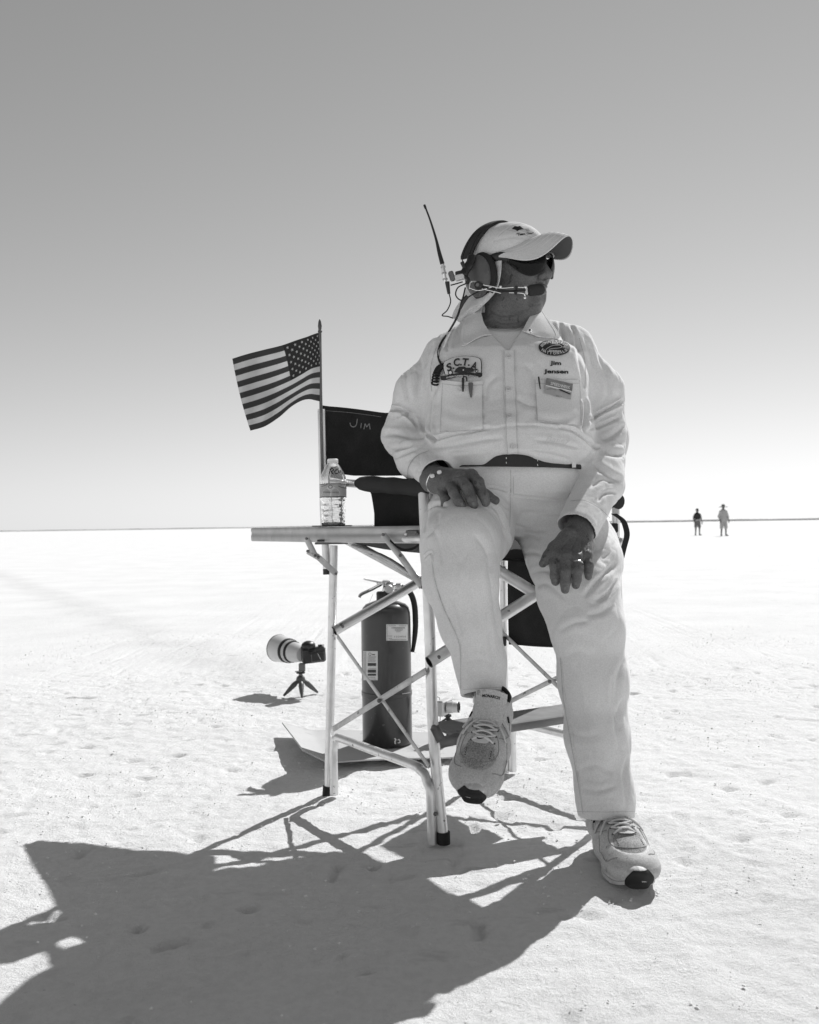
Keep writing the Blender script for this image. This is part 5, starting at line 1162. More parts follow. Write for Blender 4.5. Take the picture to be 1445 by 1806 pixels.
MB().tube([drop(bvs, 831, 677, .010), drop(bvs, 831.3, 690, .010), drop(bvs, 831.5, 703, .008)], [.0062, .0048, .0022], 10, 8, flat=.5, flatax=(0, 1, 0)).build('barrel', 'label_grey2', sl) if 'label_grey2' in MATS else (mat('label_grey2', .12, .8), MB().tube([drop(bvs, 831, 677, .010), drop(bvs, 831.3, 690, .010), drop(bvs, 831.5, 703, .008)], [.0062, .0048, .0022], 10, 8).build('barrel', 'label_grey2', sl))
mat('card_sky', .22, .5, var=.3, vscale=60); mat('card_ground', .42, .5, var=.1, vscale=60)
cardq = [(963.5, 668), (1008.5, 678), (1005, 706), (959, 695)]
cp = thing('printed_card', 'small printed card showing salt flats, tucked in the shirt pocket under the name lettering', 'card', tuple(drop(bvs, 985, 706, .012)))
def cquad(s0, s1, t0, t1, off):
    L_ = lambda s, t: lerp(lerp(cardq[0], cardq[1], s), lerp(cardq[3], cardq[2], s), t); return patch_on(bvs, [L_(s0, t0), L_(s1, t0), L_(s1, t1), L_(s0, t1)], 12, 8, off, 0)
MB().sheet(cquad(0, 1, 0, 1, .0105), .0008).build('card_sheet', 'card_ground', cp)
MB().sheet(cquad(.0, 1, .0, .47, .0125)).build('card_picture', 'card_sky', cp); MB().sheet(cquad(.02, .98, .47, .53, .0128)).build('card_stripe', 'stitch_pale', cp)
text_on(on(.0140), 'SPEEDWEEK', 987, 681.5, 34, 5.4, 'card_letters', 'patch_pale', cp, .215, 0, .02)
text_on(on(.0140), '2017', 984, 701.5, 10, 3.2, 'card_letters', 'label_grey', cp, .215, 0, .01)
ribbon(on(.0138), [(963, 689), (972, 687.5), (980, 690)], 1.6, 'card_hills', 'label_grey', cp, 12); ribbon(on(.0138), [(985, 689), (995, 693), (1004, 697)], 2.0, 'card_car', 'ink', cp, 12)
# ================================================================ SHOES (clothing of the man)
def shoe(heel, toe, up, mirror, name='shoe'):
    """running shoe: local x heel->toe (0...0.305 m), y across, z up out of the sole"""
    SS = np.array([1.06, 1.15, 1.08]); ex = unit(toe-heel); ez = unit(up-ex*(up @ ex)); ey = np.cross(ez, ex); A = np.array([ex, ey, ez])
    W = lambda v: np.asarray(heel)+(np.asarray(v, float)*SS) @ A
    M = lambda x, y, z: np.array([x, y*mirror, z])
    f = Field()
    f.chain([M(.035, 0, .052), M(.10, 0, .058), M(.16, .002, .056), M(.215, .004, .046)], [.036, .038, .043, .040], .02, n=(0, 0, 1), ns=1.12)
    f.ell(M(.238, .004, .036), (.058, .050, .034), k=.02); f.ell(M(.16, .0, .040), (.07, .048, .034), k=.02)
    f.chain([M(.045, 0, .06), M(.052, 0, .10)], [.038, .037], .015, n=(1, 0, 0), ns=.86)
    f.chain([M(.09, 0, .075), M(.085, 0, .105)], [.034, .030], .015)
    f.plane(M(.05, 0, .108), unit(np.array([-.12, 0, 1.])), k=.003); f.plane(M(.1, 0, .020), (0, 0, -1))
    f.chain([M(.058, 0, .075), M(.062, 0, .135)], [.026, .034], .003, '-')
    f.chain([M(.100, 0, .090), M(.108, 0, .135)], [.020, .022], .004, '-')
    V, F = f.mesh(.0028); V = relax(V, F, 1, .5); N = vnormals(V, F)
    # stitched overlays stand a little proud of the mesh toe box
    x, y, z = V.T; y = y*mirror
    toe_box = ((x-.222)/.043)**2+(y-.004)**2/.033**2
    th_ = ((x-.150)/.060)**2+(y/.020)**2
    low = np.where((toe_box > 1) & (th_ > 1), .0022, 0); low += np.where((toe_box > 1) & (x > .19) & (z < .045), .0012, 0)
    V = V+N*(low+noise(V*70)*.0005)[:, None]
    col_in = None
    mi = None
    Vw = W(V); root = mk(name, Vw, F, None, man, True, mats=['shoe_leather', 'shoe_mesh', 'shoe_lining'])
    fc = V[F].mean(1); tb = ((fc[:, 0]-.222)/.041)**2+(fc[:, 1]*mirror-.004)**2/.031**2; nz_ = N[F].mean(1)[:, 2]
    tg = ((fc[:, 0]-.150)/.058)**2+(fc[:, 1]/.019)**2
    mi = np.where((tb < 1) & (nz_ > .2), 1, 0); mi = np.where((tg < 1) & (nz_ > .3), 1, mi)
    inside = (np.hypot(fc[:, 0]-.060, fc[:, 1]) < .031) & (fc[:, 2] > .075) & ((fc[:, 0] < .09))
    mi = np.where(inside, 2, mi); root.data.polygons.foreach_set('material_index', mi.astype(np.int32))
    # sole
    ang = np.linspace(0, 2*math.pi, 96, endpoint=False)
    def outline(t):
        c = math.cos(t); s_ = math.sin(t); x_ = .1515+.1525*c
        w_ = np.interp(x_, [0, .04, .10, .15, .21, .26, .305], [.034, .040, .036, .040, .053, .049, .036])
        return x_, (abs(s_)**.72)*np.sign(s_)*w_+.004*math.sin(math.pi*x_/.3)
    rings = []
    for z_, sc_, dx in ((.0, .93, 0), (.001, .97, 0), (.006, 1.0, 0), (.009, .985, 0), (.0105, .985, 0), (.012, 1.01, 0), (.024, 1.03, 0), (.027, 1.015, 0), (.029, 1.0, 0), (.034, .97, 0), (.036, .90, 0)):
        r_ = []
        for t in ang:
            x_, y_ = outline(t); lift = .022*max(0, (x_-.24)/.065)**2+.004*max(0, (.03-x_)/.03); tread = .0016*(1 if int(t*30) % 2 else -1) if z_ < .008 else 0
            r_.append(M((x_-.152)*(sc_+tread*8)+.152, y_*(sc_+tread*12), z_+lift*(1 if z_ < .03 else .8)-.0))
        rings.append(np.array(r_))
    V2 = np.vstack(rings+[np.array([M(.15, 0, 0)])]); nn = len(ang); F2 = grid_faces(len(rings), nn, False, True).tolist()+[[len(V2)-1, (i+1) % nn, i] for i in range(nn)]
    so = mk('sole', W(V2), F2, 'shoe_sole', root); so.data.set_sharp_from_angle(angle=R(35))
    # salt-worn lugs round the edge
    # black rubber toe bumper wrapping up the tip
    bvh = world_bvh(root, so)
    def onl(x_, y_, off=.002, z0=.2):
        o_ = W(M(x_, y_, z0)); r = bvh.ray_cast(Vector(o_), Vector(-ez)); return (np.array(r[0])+ez*off) if r[0] is not None else W(M(x_, y_, .05))
    nb_, nv_ = 21, 10; Gd = np.zeros((nb_, nv_, 3))
    for i in range(nb_):
        a = R(-30+60*i/(nb_-1))
        for j in range(nv_):
            t = j/(nv_-1); hw = 1-.55*max(0, t-.35)/.65; a2 = a*hw; z_ = .010+.031*t
            o_ = W(M(.246+math.cos(a2)*.14, .004+math.sin(a2)*.14, z_+.02)); tg_ = W(M(.235, .004, z_-.004)); r = bvh.ray_cast(Vector(o_), Vector(unit(tg_-o_)))
            Gd[i, j] = (np.array(r[0])-unit(tg_-o_)*.0018) if r[0] is not None else W(M(.246+math.cos(a2)*.055, .004+math.sin(a2)*.055, z_))
    MB().sheet(smooth_grid(Gd, 4), .0025).build('toe_bumper', 'black_rubber', root)
    # tongue
    n1, n2 = 14, 9; Gd = np.zeros((n1, n2, 3))
    for i in range(n1):
        s_ = i/(n1-1)
        for j in range(n2):
            t = -1+2*j/(n2-1); w_ = .031-.006*s_+.002*math.sin(3*s_)
            xx = .088+.062*s_; zz = .146-.052*s_**.75-.010*t*t; Gd[i, j] = W(M(xx-.004*t*t, w_*t, zz))
    tg = MB().sheet(Gd, .006).build('tongue', 'shoe_leather', root); bt = world_bvh(tg)
    def ont(a, b, off=.003):
        o_ = W(M(a, b, .3))+ex*.06; d_ = -unit(ez+ex*.25); r = bt.ray_cast(Vector(W(M(a, b, .13))+unit(ez+ex*.6)*.1), Vector(-unit(ez+ex*.6))); return np.array(r[0])+unit(ez+ex*.6)*off if r[0] is not None else W(M(a, b, .13))
    v, fcs = text_geo('MONARCH', .03); sx = 1
    mk('tongue_letters', np.array([ont(.096-y_*.0075, (x_*.036), .0012) for x_, y_ in v*np.array([1, 1])]) if mirror > 0 else np.array([ont(.096-y_*.0075, -(x_*.036), .0012) for x_, y_ in v]), fcs, 'ink', tg, False)
    # throat outline, laces and their loops
    def lace(pts, r=.0023, n=22, name_='lace', off=.0025):
        c = catmull(np.array([(a, b, h_) for a, b, h_ in pts]), n)
        MB().tube([onl(a, b, off+h_) for a, b, h_ in c], r, 7).build(name_, 'shoe_lace', root)
    rows = [.113, .130, .147, .164, .181, .196]
    for k_, xr in enumerate(rows[1:]):
        w_ = .026-.0012*k_; lace([(xr, -w_, 0), (xr-.002, -w_*.5, .003), (xr-.003, 0, .0035), (xr-.002, w_*.5, .003), (xr, w_, 0)], .0024, 18)
    for k_ in range(0, 4):
        w_ = .024-.0012*k_
        for s_ in (-1, 1): lace([(rows[k_+1], s_*w_, .001), ((rows[k_+1]+rows[k_+2])/2, s_*.004, .001), (rows[k_+2], -s_*w_, .001)], .0021, 16)
    for s_ in (-1, 1):
        lace([(.114, s_*.003, .006), (.116, s_*.022, .007), (.128, s_*.040, .004), (.142, s_*.047, .003), (.132, s_*.036, .005), (.118, s_*.016, .008), (.114, 0, .007)], .0022, 36)
        lace([(.114, s_*.003, .006), (.128, s_*.012, .006), (.148, s_*.024, .004), (.166, s_*.036, .003), (.176, s_*.043, .002)], .0020, 24)
        for k_, xr in enumerate(rows[1:]): 
            MB().lathe([(.0012, .0008), (.0030, .0008), (.0032, 0)], onl(xr, s_*(.027-.0012*k_), .002), ez, 8).build('eyelet', 'shoe_lining', root)
        # seams round the toe box
        pts = [(.205+.045*math.cos(a), .004+s_*.037*math.sin(a)) for a in np.linspace(0, 2.2, 16)]
        MB().tube([onl(a, b*1., .0006) for a, b in pts], .0008, 5).build('seam', 'label_grey', root)
        for k_ in range(4): MB().lathe([(0, .0003), (.0013, .0003), (.0014, -.001)], onl(.214+.006*k_, s_*.024+.004, .0008), ez, 6).build('vent_hole', 'shoe_lining', root)
        # dark slots by the collar
        MB().tube([onl(.098, s_*.036, .001), onl(.106, s_*.040, .001)], .0028, 6).build('collar_slot', 'shoe_lining', root)
    tag_pts = [(.196+.011*math.cos(a), .004+.017*math.sin(a)) for a in np.linspace(0, 2*math.pi, 20)[:-1]]
    V3 = [onl(a, b, .0045) for a, b in tag_pts]+[onl(.196, .004, .0058)]; tgp = mk('lace_tag', V3, [[19, i, (i+1) % 19] for i in range(19)], 'shoe_lace', root)
    sw = [(.0, -.0085), (-.0012, -.0075), (.0006, -.0045), (.0004, 0), (-.0022, .0085), (.0022, .001), (.0032, -.0035), (.0026, -.007)]
    V4 = [onl(.1965+a*1.1, .004+b*mirror, .0072) for a, b in sw]; V4.append(onl(.1965+.001, .004-.003*mirror, .0072)); mk('curved_mark', V4, [[8, i, (i+1) % 8] for i in range(8)], 'ink', tgp)
    for s_ in (-1, 1):
        for pts in ([(.262, .030), (.245, .046), (.205, .0495), (.170, .0445)], [(.178, .030), (.168, .040), (.150, .044)], [(.130, .034), (.120, .043), (.100, .041)]):
            MB().tube([onl(a, s_*b, .0006) for a, b in catmull(np.array(pts), 14)], .0009, 5).build('seam', 'label_grey', root)
    MB().tube([W(np.array([q[0], q[1], q[2]])*np.array([1., 1., 1.])) for q in (rings[4]-np.array([.152, 0, 0]))*np.array([1.006, 1.01, 1.])+np.array([.152, 0, 0])], .0011, 5).build('sole_groove', 'label_grey', so)
    # heel collar of black padding
    tt = np.linspace(R(55), R(305), 26); MB().tube([W(M(.060+.036*math.cos(a), .033*math.sin(a), .110-.006*math.cos(a))) for a in tt], .0052, 8).build('collar_padding', 'shoe_lining', root)
    return root
hR = P(872, 1277, 2.245); tR = P(836, 1414, 1.975)
s1 = shoe(hR, tR, np.array([.03, -.45, 1.]), -1)
hL = np.array([ANL[0]+.004, ANL[1]+.090, .004]); tL = hL+np.array([.012, -.300, .0])
s2 = shoe(hL, tL, np.array([0, 0, 1.]), 1)
# socks
for a, b in ((ANR, P(862, 1240, 2.195)), (ANL, ANL+np.array([0, .0, -.05]))): MB().tube([a+np.array([0, 0, .03]), b], .038, 14, 6).build('sock', 'stitch_pale', man)

# ================================================================ WATER BOTTLE on the table
bc = P(588.5, 928, 2.60); bc[2] = H0
bottle = thing('water_bottle', 'clear plastic water bottle marked RON with a white cap, standing on the side table', 'bottle', tuple(bc))
s_ = .001625; hv = lambda v: (928-v)*s_
prof = [(0, .002), (.020, .0), (.0325, .004), (.0355, .012), (.0345, .020), (.0352, .028), (.0340, .034), (.0355, .042), (.0340, .050), (.0352, .058), (.0345, .066), (.0352, .072), (.0375, .077), (.0378, hv(878)), (.0378, hv(853)), (.0378, hv(846)), (.0365, hv(840)), (.030, hv(832)), (.0225, hv(823)), (.0150, hv(816.5)), (.0135, hv(814)), (.0132, hv(811))]
def bottle_mesh(pr, name, m, par, jit):
    sides = 64; V = []; ang = np.linspace(0, 2*math.pi, sides, endpoint=False); hs_ = []; p_ = np.array(pr); zz = np.linspace(0, 1, 90)
    idx = np.linspace(0, len(p_)-1, 110); rr = np.interp(idx, range(len(p_)), p_[:, 0]); hh = np.interp(idx, range(len(p_)), p_[:, 1])
    pts = []
    for r_, h_ in zip(rr, hh): pts.append(np.stack([np.cos(ang)*r_, np.sin(ang)*r_, np.full(sides, h_)], 1))
    V = np.vstack(pts); amp = np.where(V[:, 2] < hv(880), 1., .12)*jit
    rad = V.copy(); rad[:, 2] = 0; L_ = np.linalg.norm(rad, axis=1)[:, None]+1e-9
    V = V+rad/L_*(np.abs(noise(V*75))*.0040*amp-.0010*amp+noise(V*150)*.0012*amp)[:, None]
    F = grid_faces(110, sides, False, True).tolist(); F.append(list(range(109*sides, 110*sides))); F.append(list(range(sides))[::-1])
    return mk(name, V+bc, F, m, par)
bo = bottle_mesh(prof, 'bottle_body', 'clear_plastic', bottle, 1.)
wp = [(r_-.0012, h_+.001) for r_, h_ in prof[:15]]
bottle_mesh(wp, 'water', 'water', bottle, .9)
MB().lathe([(0, hv(808.5)), (.0135, hv(808.5)), (.0158, hv(810)), (.0158, hv(816)), (.0150, hv(817)), (.014, hv(817))], bc, sides=28).build('cap', 'bottle_cap', bottle)
def cyl(c, r): 
    def fn(u, v):                             # photo pixel -> front of an upright cylinder
        d = c[1]-r*.7; 
        x = P(u, v, d)[0]-c[0]; x = max(-r*.999, min(r*.999, x)); y = c[1]-math.sqrt(r*r-x*x); q = P(u, v, (np.array([c[0]+x, y, 0])[1])); return np.array([c[0]+x, y, q[2]])
    return fn
fnb = cyl(bc, .0386)
def cylpatch(fn, u0, u1, v0, v1, name, m, par, n=16):
    Gd = np.array([[fn(lerp(u0, u1, i/(n-1)), lerp(v0, v1, j/5)) for j in range(6)] for i in range(n)]); return MB().sheet(Gd).build(name, m, par)
ang = np.linspace(0, 2*math.pi, 60); Gd = np.array([[bc+np.array([math.cos(a)*.0384, math.sin(a)*.0384, lerp(hv(877), hv(853.5), j/5)]) for j in range(6)] for a in ang])
lb_ = MB().sheet(Gd).build('label', 'bottle_label', bottle)
fn1 = cyl(bc, .0388); 
for v0, v1 in ((853.2, 854.4), (875.5, 877)): 
    Gd = np.array([[bc+np.array([math.cos(a)*.0387, math.sin(a)*.0387, hv(v)]) for v in (v0, v1)] for a in ang]); MB().sheet(Gd).build('label_stripe', 'bottle_label_dark', lb_)
pts = [(568, 873), (568, 869), (571, 864.5), (577, 860), (581, 855.6), (586, 855.6), (591, 859.5), (597, 863.5), (600, 867), (600.5, 872), (598, 874.6), (584, 875), (571, 874.8)]
V = [fn1(*q) for q in pts]+[cyl(bc, .0392)(584, 867)]; mk('label_panel', V, [[13, i, (i+1) % 13] for i in range(13)], 'bottle_label_pale', lb_)
fn2 = cyl(bc, .0396)
for rr in (3.3,): ribbon(fn2, [(583.5+rr*math.cos(a), 858.4+rr*.85*math.sin(a)) for a in np.linspace(0, 2*math.pi, 14)], 1.0, 'label_mark', 'bottle_label_dark', lb_, 20)
text_on(fn2, 'PURIFIED', 584, 864.6, 14, 2.2, 'label_letters', 'bottle_label', lb_, 0, 0, .02); text_on(fn2, 'DRINKING WATER', 584, 868.3, 28, 2.6, 'label_letters', 'bottle_label_dark', lb_, .02, 0, .0)
ribbon(fn2, [(597, 857), (604, 860), (612, 861)], 1.0, 'label_wave', 'bottle_label_dark', lb_, 10); ribbon(fn2, [(567, 858), (572, 856.6), (577, 855)], .9, 'label_wave', 'bottle_label_dark', lb_, 10)
def shoulder(u, v):
    h_ = (928-v)*s_; r_ = float(np.interp(h_, [p[1] for p in prof[3:]], [p[0] for p in prof[3:]]))+.0022; x = P(u, v, bc[1]-r_)[0]-bc[0]; x = max(-r_*.98, min(r_*.98, x)); return np.array([bc[0]+x, bc[1]-math.sqrt(r_*r_-x*x), bc[2]+h_])
for st in ([(580.5, 836), (582, 831), (584, 826.5)], [(581.5, 828), (585.5, 826), (588.5, 828.5), (586, 831.5), (584, 831.8), (588, 837)], [(592.5, 829), (590.5, 833), (593, 835.5), (596.5, 834), (597, 830), (594.5, 828.3), (592.5, 829)], [(599.5, 835), (600, 829.5), (603.5, 836), (605, 831)]):
    ribbon(shoulder, st, 1.5, 'marker_letter', 'ink', bottle, 26)
# round coaster ring under it
MB().lathe([(0, .0005), (.052, .0005), (.056, .0025), (.058, .0025), (.058, -.001)], bc+np.array([-.004, .0, .001]), sides=40).build('cup_holder_rim', 'black_plastic', chair)

# ================================================================ FIRE EXTINGUISHER on a flat board
ec = G(683.5, 1312, .016); ec[1] += .02; ex_d = ec[1]
ext = thing('fire_extinguisher', 'large dark fire extinguisher with paper labels standing on the board behind the chair', 'fire extinguisher', tuple(ec))
ER = 43.6*ex_d/1600; eh = lambda v: P(683, v, ex_d)[2]-ec[2]
mbx = MB().lathe([(0, .003), (ER*.90, .003), (ER*.96, .0), (ER, .004), (ER, eh(1224)-.002), (ER*1.022, eh(1224)), (ER*1.022, eh(1217)), (ER, eh(1216)), (ER, eh(1090)), (ER*.985, eh(1080)), (ER*.93, eh(1071)), (ER*.80, eh(1065)), (ER*.55, eh(1061)), (ER*.36, eh(1058)), (ER*.34, eh(1048)), (0, eh(1048))], ec, sides=64)
tank = mbx.build('cylinder', 'extinguisher_paint', ext)
MB().lathe([(ER*.36, eh(1060)), (ER*.37, eh(1058)), (ER*.37, eh(1045)), (ER*.33, eh(1043)), (0, eh(1043))], ec, sides=30).build('neck_ring', 'black_plastic', ext)
E = lambda u, v, dy=0.: P(u, v, ex_d+dy)
f = Field(); f.cone(E(684, 1045), E(686, 1034), .022, .021, .01); f.cone(E(686, 1037), E(706, 1035), .014, .011, .008); f.ell(E(686, 1040, -.02), (.017, .012, .017), k=.006); V, F = f.mesh(.003); vv = mk('valve', V, F, 'chrome', ext)
MB().lathe([(0, .012), (.013, .012), (.016, .008), (.016, -.004)], E(686, 1039, -.028), (0, -1, 0), 20).build('pressure_gauge', 'aluminium_dull', ext)
def bar(pts, w_, th, name, m): 
    c = catmull([E(*p) for p in pts], 16); return MB().tube(c, w_, 8, None, True, th, (0, 0, 1)).build(name, m, ext)
bar([(642, 1020), (650, 1022), (665, 1025), (678, 1027), (690, 1026)], .014, .40, 'carry_handle', 'aluminium'); bar([(676, 1025), (690, 1027), (684, 1033)], .013, .5, 'handle_mount', 'aluminium')
bar([(634, 1053), (638, 1048), (655, 1040), (672, 1031), (676, 1029)], .014, .45, 'squeeze_lever', 'chrome')
bar([(664, 1026), (668, 1032), (674, 1030)], .006, .6, 'safety_pin', 'chrome')
MB().tube([E(671, 1043), E(672, 1048), E(678, 1046)], .0055, 8, 8).build('pin_ring', 'black_plastic', ext)
MB().tube([E(658, 1048), E(652, 1062), E(648, 1072, -.03)], .0008, 5).build('seal_wire', 'chrome', ext)
MB().tube([E(703, 1034), E(712, 1037), E(724, 1046), (E(731, 1066)), E(733, 1095), E(732, 1120), E(728, 1150)], [.010, .0095, .0105, .0105, .0105, .0095, .0065], 12, 40).build('hose', 'black_rubber', ext)
MB().lathe([(0, .008), (.012, .008), (.012, -.008), (0, -.008)], E(703, 1034), (1, 0, 0), 16).build('hose_nut', 'aluminium_dull', ext)
fe1 = cyl(ec, ER+.0012); fe2 = cyl(ec, ER+.0022)
l1 = cylpatch(fe1, 682, 719.5, 1101, 1129.5, 'label', 'label_paper', ext); l2 = cylpatch(fe1, 640.5, 667, 1148, 1199, 'label', 'label_paper', ext)
for k_, (v_, a_, b_) in enumerate(((1103.5, 686, 699), (1103.5, 704, 717), (1107, 693, 714), (1109.5, 697, 711), (1111.7, 697, 710), (1114, 699, 707), (1121.5, 685, 692), (1125.5, 686, 692), (1127.5, 687, 717))): ribbon(fe2, [(a_, v_), (b_, v_)], .8, 'print_line', 'label_grey', l1, 12)
text_on(fe2, 'MAINTENANCE RECORD', 703, 1107.2, 24, 1.6, 'label_letters', 'label_ink', l1)
text_on(fe2, '1 2 3 4 5 6', 706, 1122.5, 20, 2.4, 'label_letters', 'label_ink', l1)
ribbon(fe2, [(684, 1102), (684, 1129)], .5, 'print_line', 'label_grey', l1, 10)
for k_, (v_, a_, b_) in enumerate([(1150+2.1*i, 641.3, 646) for i in range(20)]+[(1158+2.0*i, 649, 664-(i % 3)) for i in range(5)]+[(1179, 650, 664), (1194, 651, 663), (1197, 653, 664)]): ribbon(fe2, [(a_, v_), (b_, v_)], .8, 'print_line', 'label_grey', l2, 8)
for v_, h_ in ((1171.5, 5.2), (1183.3, 5.2), (1189.5, 3.4)): ribbon(fe2, [(649, v_), (664, v_)], h_, 'print_block', 'label_ink', l2, 10)
text_on(fe2, 'ABC', 656.5, 1171.5, 11, 3.4, 'label_letters', 'label_paper', l2, 0, 0, .02) if False else None
ribbon(fe2, [(653+2.4*math.cos(a), 1153.5+2.6*math.sin(a)) for a in np.linspace(0, 6.28, 12)], .7, 'print_mark', 'label_ink', l2, 18); ribbon(fe2, [(657, 1154), (662, 1154.3)], 1.6, 'print_mark', 'label_ink', l2, 6)
for (a, b) in (([(693.5, 1303), (695.5, 1300), (697.5, 1303), (695, 1306), (696.5, 1311)]), ([(700, 1301), (702.5, 1303), (701, 1308), (706, 1309), (705, 1303)])) if False else []: pass
ribbon(fe2, [(696, 1301), (698.5, 1303), (697, 1307), (698, 1311)], 2.2, 'paint_chip', 'label_paper', ext, 12); ribbon(fe2, [(702, 1304), (704.5, 1303), (706, 1308), (702, 1309)], 1.6, 'paint_chip', 'label_paper', ext, 12)
ribbon(fe2, [(710, 1223), (717, 1222), (724, 1221)], .9, 'paint_chip', 'label_paper', ext, 10)

# the board it stands on: thin white sheet, left end bent up
bq = [np.array(x) for x in ((-.505, 3.52), (-.36, 2.985), (.150, 3.075), (.20, 3.44))]
def board_pt(s_, t_, dz=0.):
    q = lerp(lerp(bq[0], bq[3], s_), lerp(bq[1], bq[2], s_), t_); z = .014+.050*max(0, .16-s_)/.16*(.6+.4*t_)+.012*max(0, t_-.72)/.28*math.sin(math.pi*min(1, s_*1.1))+.003*math.sin(5*s_+2*t_); return np.array([q[0], q[1], z+dz])
Gd = np.array([[board_pt(i/40, j/14) for j in range(15)] for i in range(41)])
bd = MB().sheet(Gd, .005).build('board', 'cardboard_white', None, origin=(-.1, 3.25, 0)); tag(bd, 'thin white board lying on the salt under the fire extinguisher, its left end bent up', 'board')
bd.data.set_sharp_from_angle(angle=R(50))

# ================================================================ TRIPODS AND CAMERAS
HUBF = .66
def mini_tripod(label, c, top, spread, legs, r, ball, name='mini_tripod'):
    t = thing(name, label, 'tripod', (c[0], c[1], c[2])); hub = np.array([c[0], c[1], c[2]+(top-c[2])*HUBF])
    for a in legs:
        e = np.array([c[0]+math.cos(a)*spread, c[1]+math.sin(a)*spread, c[2]+.004]); s0 = hub+np.array([math.cos(a), math.sin(a), -.3])*ball*.6
        MB().tube([s0, lerp(s0, e, .25), lerp(s0, e, .6), e], [r*.8, r*1.5, r*1.2, r*.55], 10, 14).build('leg', 'grey_plastic' if ball > .012 else 'black_plastic', t)
    MB().lathe([(0, ball), (ball*.5, ball*.87), (ball*.87, ball*.5), (ball, 0), (ball*.87, -ball*.5), (ball*.5, -ball*.87), (0, -ball)], hub, sides=22).build('ball_housing', 'grey_plastic' if ball > .012 else 'black_plastic', t)
    MB().tube([hub+np.array([0, 0, ball*.8]), [c[0], c[1], c[2]+top]], ball*.42, 10).build('stem', 'steel_dark', t)
    MB().lathe([(0, 0), (ball*.9, 0), (ball*.95, -.003), (ball*.9, -.006), (ball*.3, -.007)], [c[0], c[1], c[2]+top-.002], sides=20).build('head_plate', 'black_plastic', t); return t
tc1 = G(531, 1226); ctop = P(531, 1184, tc1[1])[2]
mini_tripod('grey mini tripod with rounded legs under the camera with the long white lens', tc1, ctop, .086, [R(205), R(-80), R(28)], .0090, .0225)
# camera with long white lens
cc2 = P(553, 1155, tc1[1]-.01); L0 = np.array([P(530, 1153, tc1[1]+.03), P(497, 1144.5, tc1[1]+.16)]); ax = unit(L0[1]-L0[0])
bx = np.array([unit([.92, .36, .0])]); by = np.cross([0, 0, 1], bx[0]); Bm = np.array([bx[0], by, [0, 0, 1.]]); tilt = np.array([[1, 0, .05], [0, 1, 0], [-.05, 0, 1]]); Bm = np.array([unit(r) for r in tilt @ Bm])
camr = thing('camera', 'black camera with a long white lens on the small tripod standing on the salt', 'camera', tuple(P(553, 1176, tc1[1])))
cb = P(553, 1155, tc1[1]-.005)
body_ = MB().box(cb, (.112, .050, .072), Bm, .008).build('camera_body', 'black_plastic', camr)
f = Field(); f.ell(cb+Bm @ np.zeros(3)+Bm[0]*-.022+Bm[2]*.046, (.034, .034, .024), Bm, k=.01); f.ell(cb+Bm[0]*-.026+Bm[2]*.05-Bm[1]*.022, (.016, .012, .012), Bm, k=.006); f.plane(cb+Bm[2]*.030, -Bm[2], .002); V, F = f.mesh(.004); mk('viewfinder_hump', V, F, 'black_plastic', camr)
MB().box(cb-Bm[1]*.0265+Bm[0]*.014-Bm[2]*.008, (.066, .006, .044), Bm, .002).build('rear_screen', 'grey_plastic', camr)
MB().box(cb-Bm[1]*.0305+Bm[0]*.014-Bm[2]*.008, (.058, .002, .037), Bm, .0006).build('screen_glass', 'black_plastic', camr)
MB().tube([cb-Bm[1]*.033+Bm[0]*.012+Bm[2]*.010, cb-Bm[1]*.033+Bm[0]*.026-Bm[2]*.022], .0009, 5).build('screen_glint', 'chrome', camr)
for a_, r_ in ((.034, .009), (.050, .007), (-.050, .010)): MB().lathe([(0, .008), (r_*.9, .008), (r_, .006), (r_, -.004)], cb+Bm[0]*a_+Bm[2]*.037, Bm[2], 18).build('dial', 'black_plastic' if a_ < .045 else 'aluminium', camr)
MB().box(cb-Bm[0]*.012-Bm[1]*.03+Bm[2]*.016, (.03, .008, .016), Bm, .003).build('eyepiece', 'black_rubber', camr)
Lc = lambda t: L0[0]+ax*t
lr = lambda px_: px_*tc1[1]/1600
lprof = [(0, -.02), (lr(13), -.02), (lr(14.5), -.005), (lr(15.5), .02), (lr(17.5), .035), (lr(18), .060), (lr(18.6), .0605), (lr(19.4), .085), (lr(20.4), .0855), (lr(21), .1), (lr(21.3), .1005), (lr(22), .122), (lr(24.2), .16), (lr(24.8), .195), (lr(23.9), .196), (lr(21), .15), (0, .14)]
ln = MB().lathe(lprof, L0[0], ax, 48).build('lens_barrel', 'lens_white', camr)
for t0, t1, r0 in ((.058, .074, 19.1), (.092, .112, 21.6)): MB().lathe([(lr(r0-1), t0), (lr(r0+.25), t0+.001), (lr(r0+.75), t1-.001), (lr(r0-.5), t1)], L0[0], ax, 48).build('grip_ring', 'black_rubber', ln)
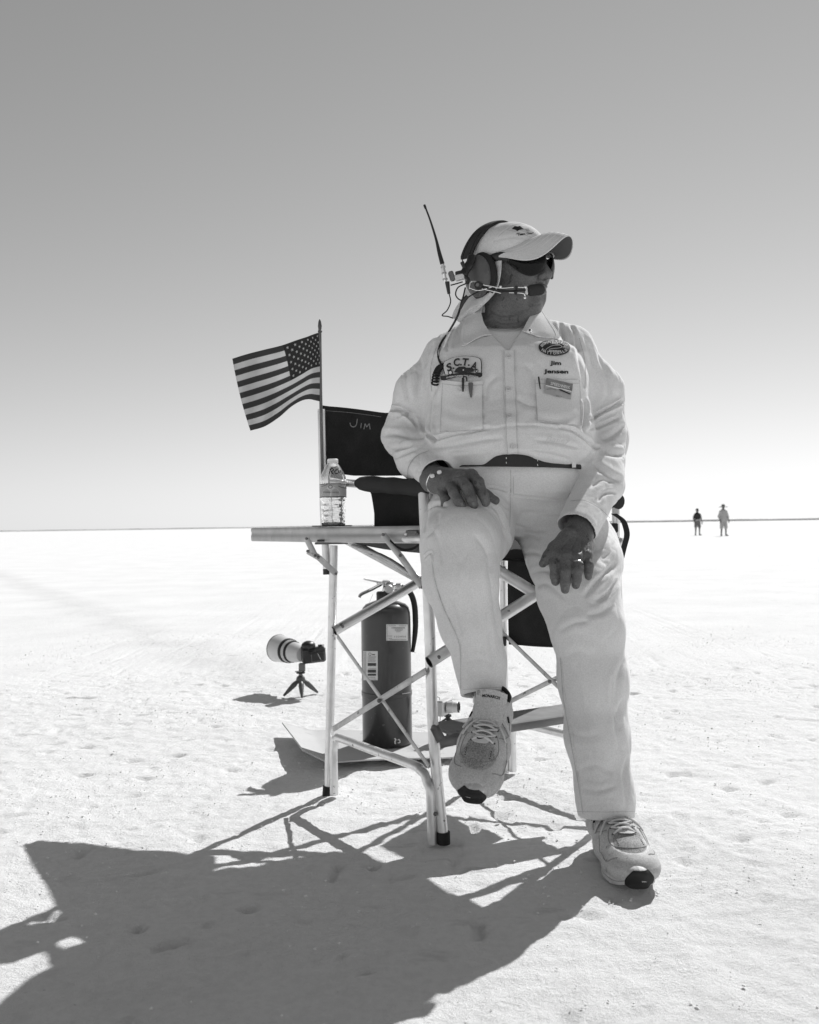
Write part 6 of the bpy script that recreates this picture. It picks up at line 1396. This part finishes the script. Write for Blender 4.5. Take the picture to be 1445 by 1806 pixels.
MB().lathe([(lr(24.6), .196), (lr(25.2), .197), (lr(25.1), .202), (lr(24), .203), (lr(23), .196)], L0[0], ax, 48).build('hood_rim', 'grey_plastic', ln)
MB().box(P(533, 1177, tc1[1]), (.030, .026, .040), None, .003).build('tripod_foot', 'steel_dark', camr)
MB().box(P(527, 1184.5, tc1[1]-.01), (.034, .012, .005), None, .001).build('foot_lever', 'aluminium_dull', camr)

tc2 = G(795, 1303, .02); d2 = tc2[1]
tp2 = thing('mini_tripod', 'black tabletop tripod with thin braced legs, standing on the board behind the shoe', 'tripod', tuple(tc2))
hub2 = P(790, 1263, d2)
MB().tube([tc2+[0, 0, .005], hub2], .0085, 12).build('column', 'black_plastic', tp2)
for u_, v_, dy in ((768, 1281, .05), (815, 1286, .03), (789, 1306, -.07)): MB().tube([hub2+[0, 0, -.006], P(u_, v_, d2+dy)], .0042, 8).build('leg', 'black_plastic', tp2)
MB().box(hub2+np.array([0, 0, .002]), (.026, .024, .006), None, .001).build('head_plate', 'black_plastic', tp2)
cam2 = thing('camera', 'small silver compact camera with extended lens on the black tabletop tripod', 'camera', tuple(hub2+[0, 0, .006]))
c2 = P(784, 1247, d2); B2 = np.array([unit([.45, .9, 0]), unit([-.9, .45, 0]), [0, 0, 1.]])
bb = MB().box(c2, (.085, .030, .056), B2, .005).build('camera_body', 'silver_paint', cam2)
MB().box(c2-B2[0]*.0+B2[1]*.0165, (.076, .004, .046), B2, .001).build('rear_panel', 'grey_plastic', cam2)
l0 = P(789, 1247, d2-.02); ax2 = unit(np.array([1., -.22, 0.]))
MB().lathe([(0, 0), (.0215, 0), (.0215, .022), (.0205, .023), (.0195, .024), (.0195, .038), (.0188, .040), (0, .040)], l0, ax2, 32).build('lens_barrel', 'silver_paint', cam2)
MB().lathe([(.0185, .040), (.0192, .041), (.0192, .045), (.016, .046), (.013, .041), (0, .041)], l0, ax2, 32).build('lens_ring', 'black_plastic', cam2)
MB().tube([P(768, 1230, d2), P(775, 1231, d2), P(777, 1250, d2), P(776, 1282, d2)], .0012, 6, 20).build('wrist_strap', 'black_plastic', cam2)
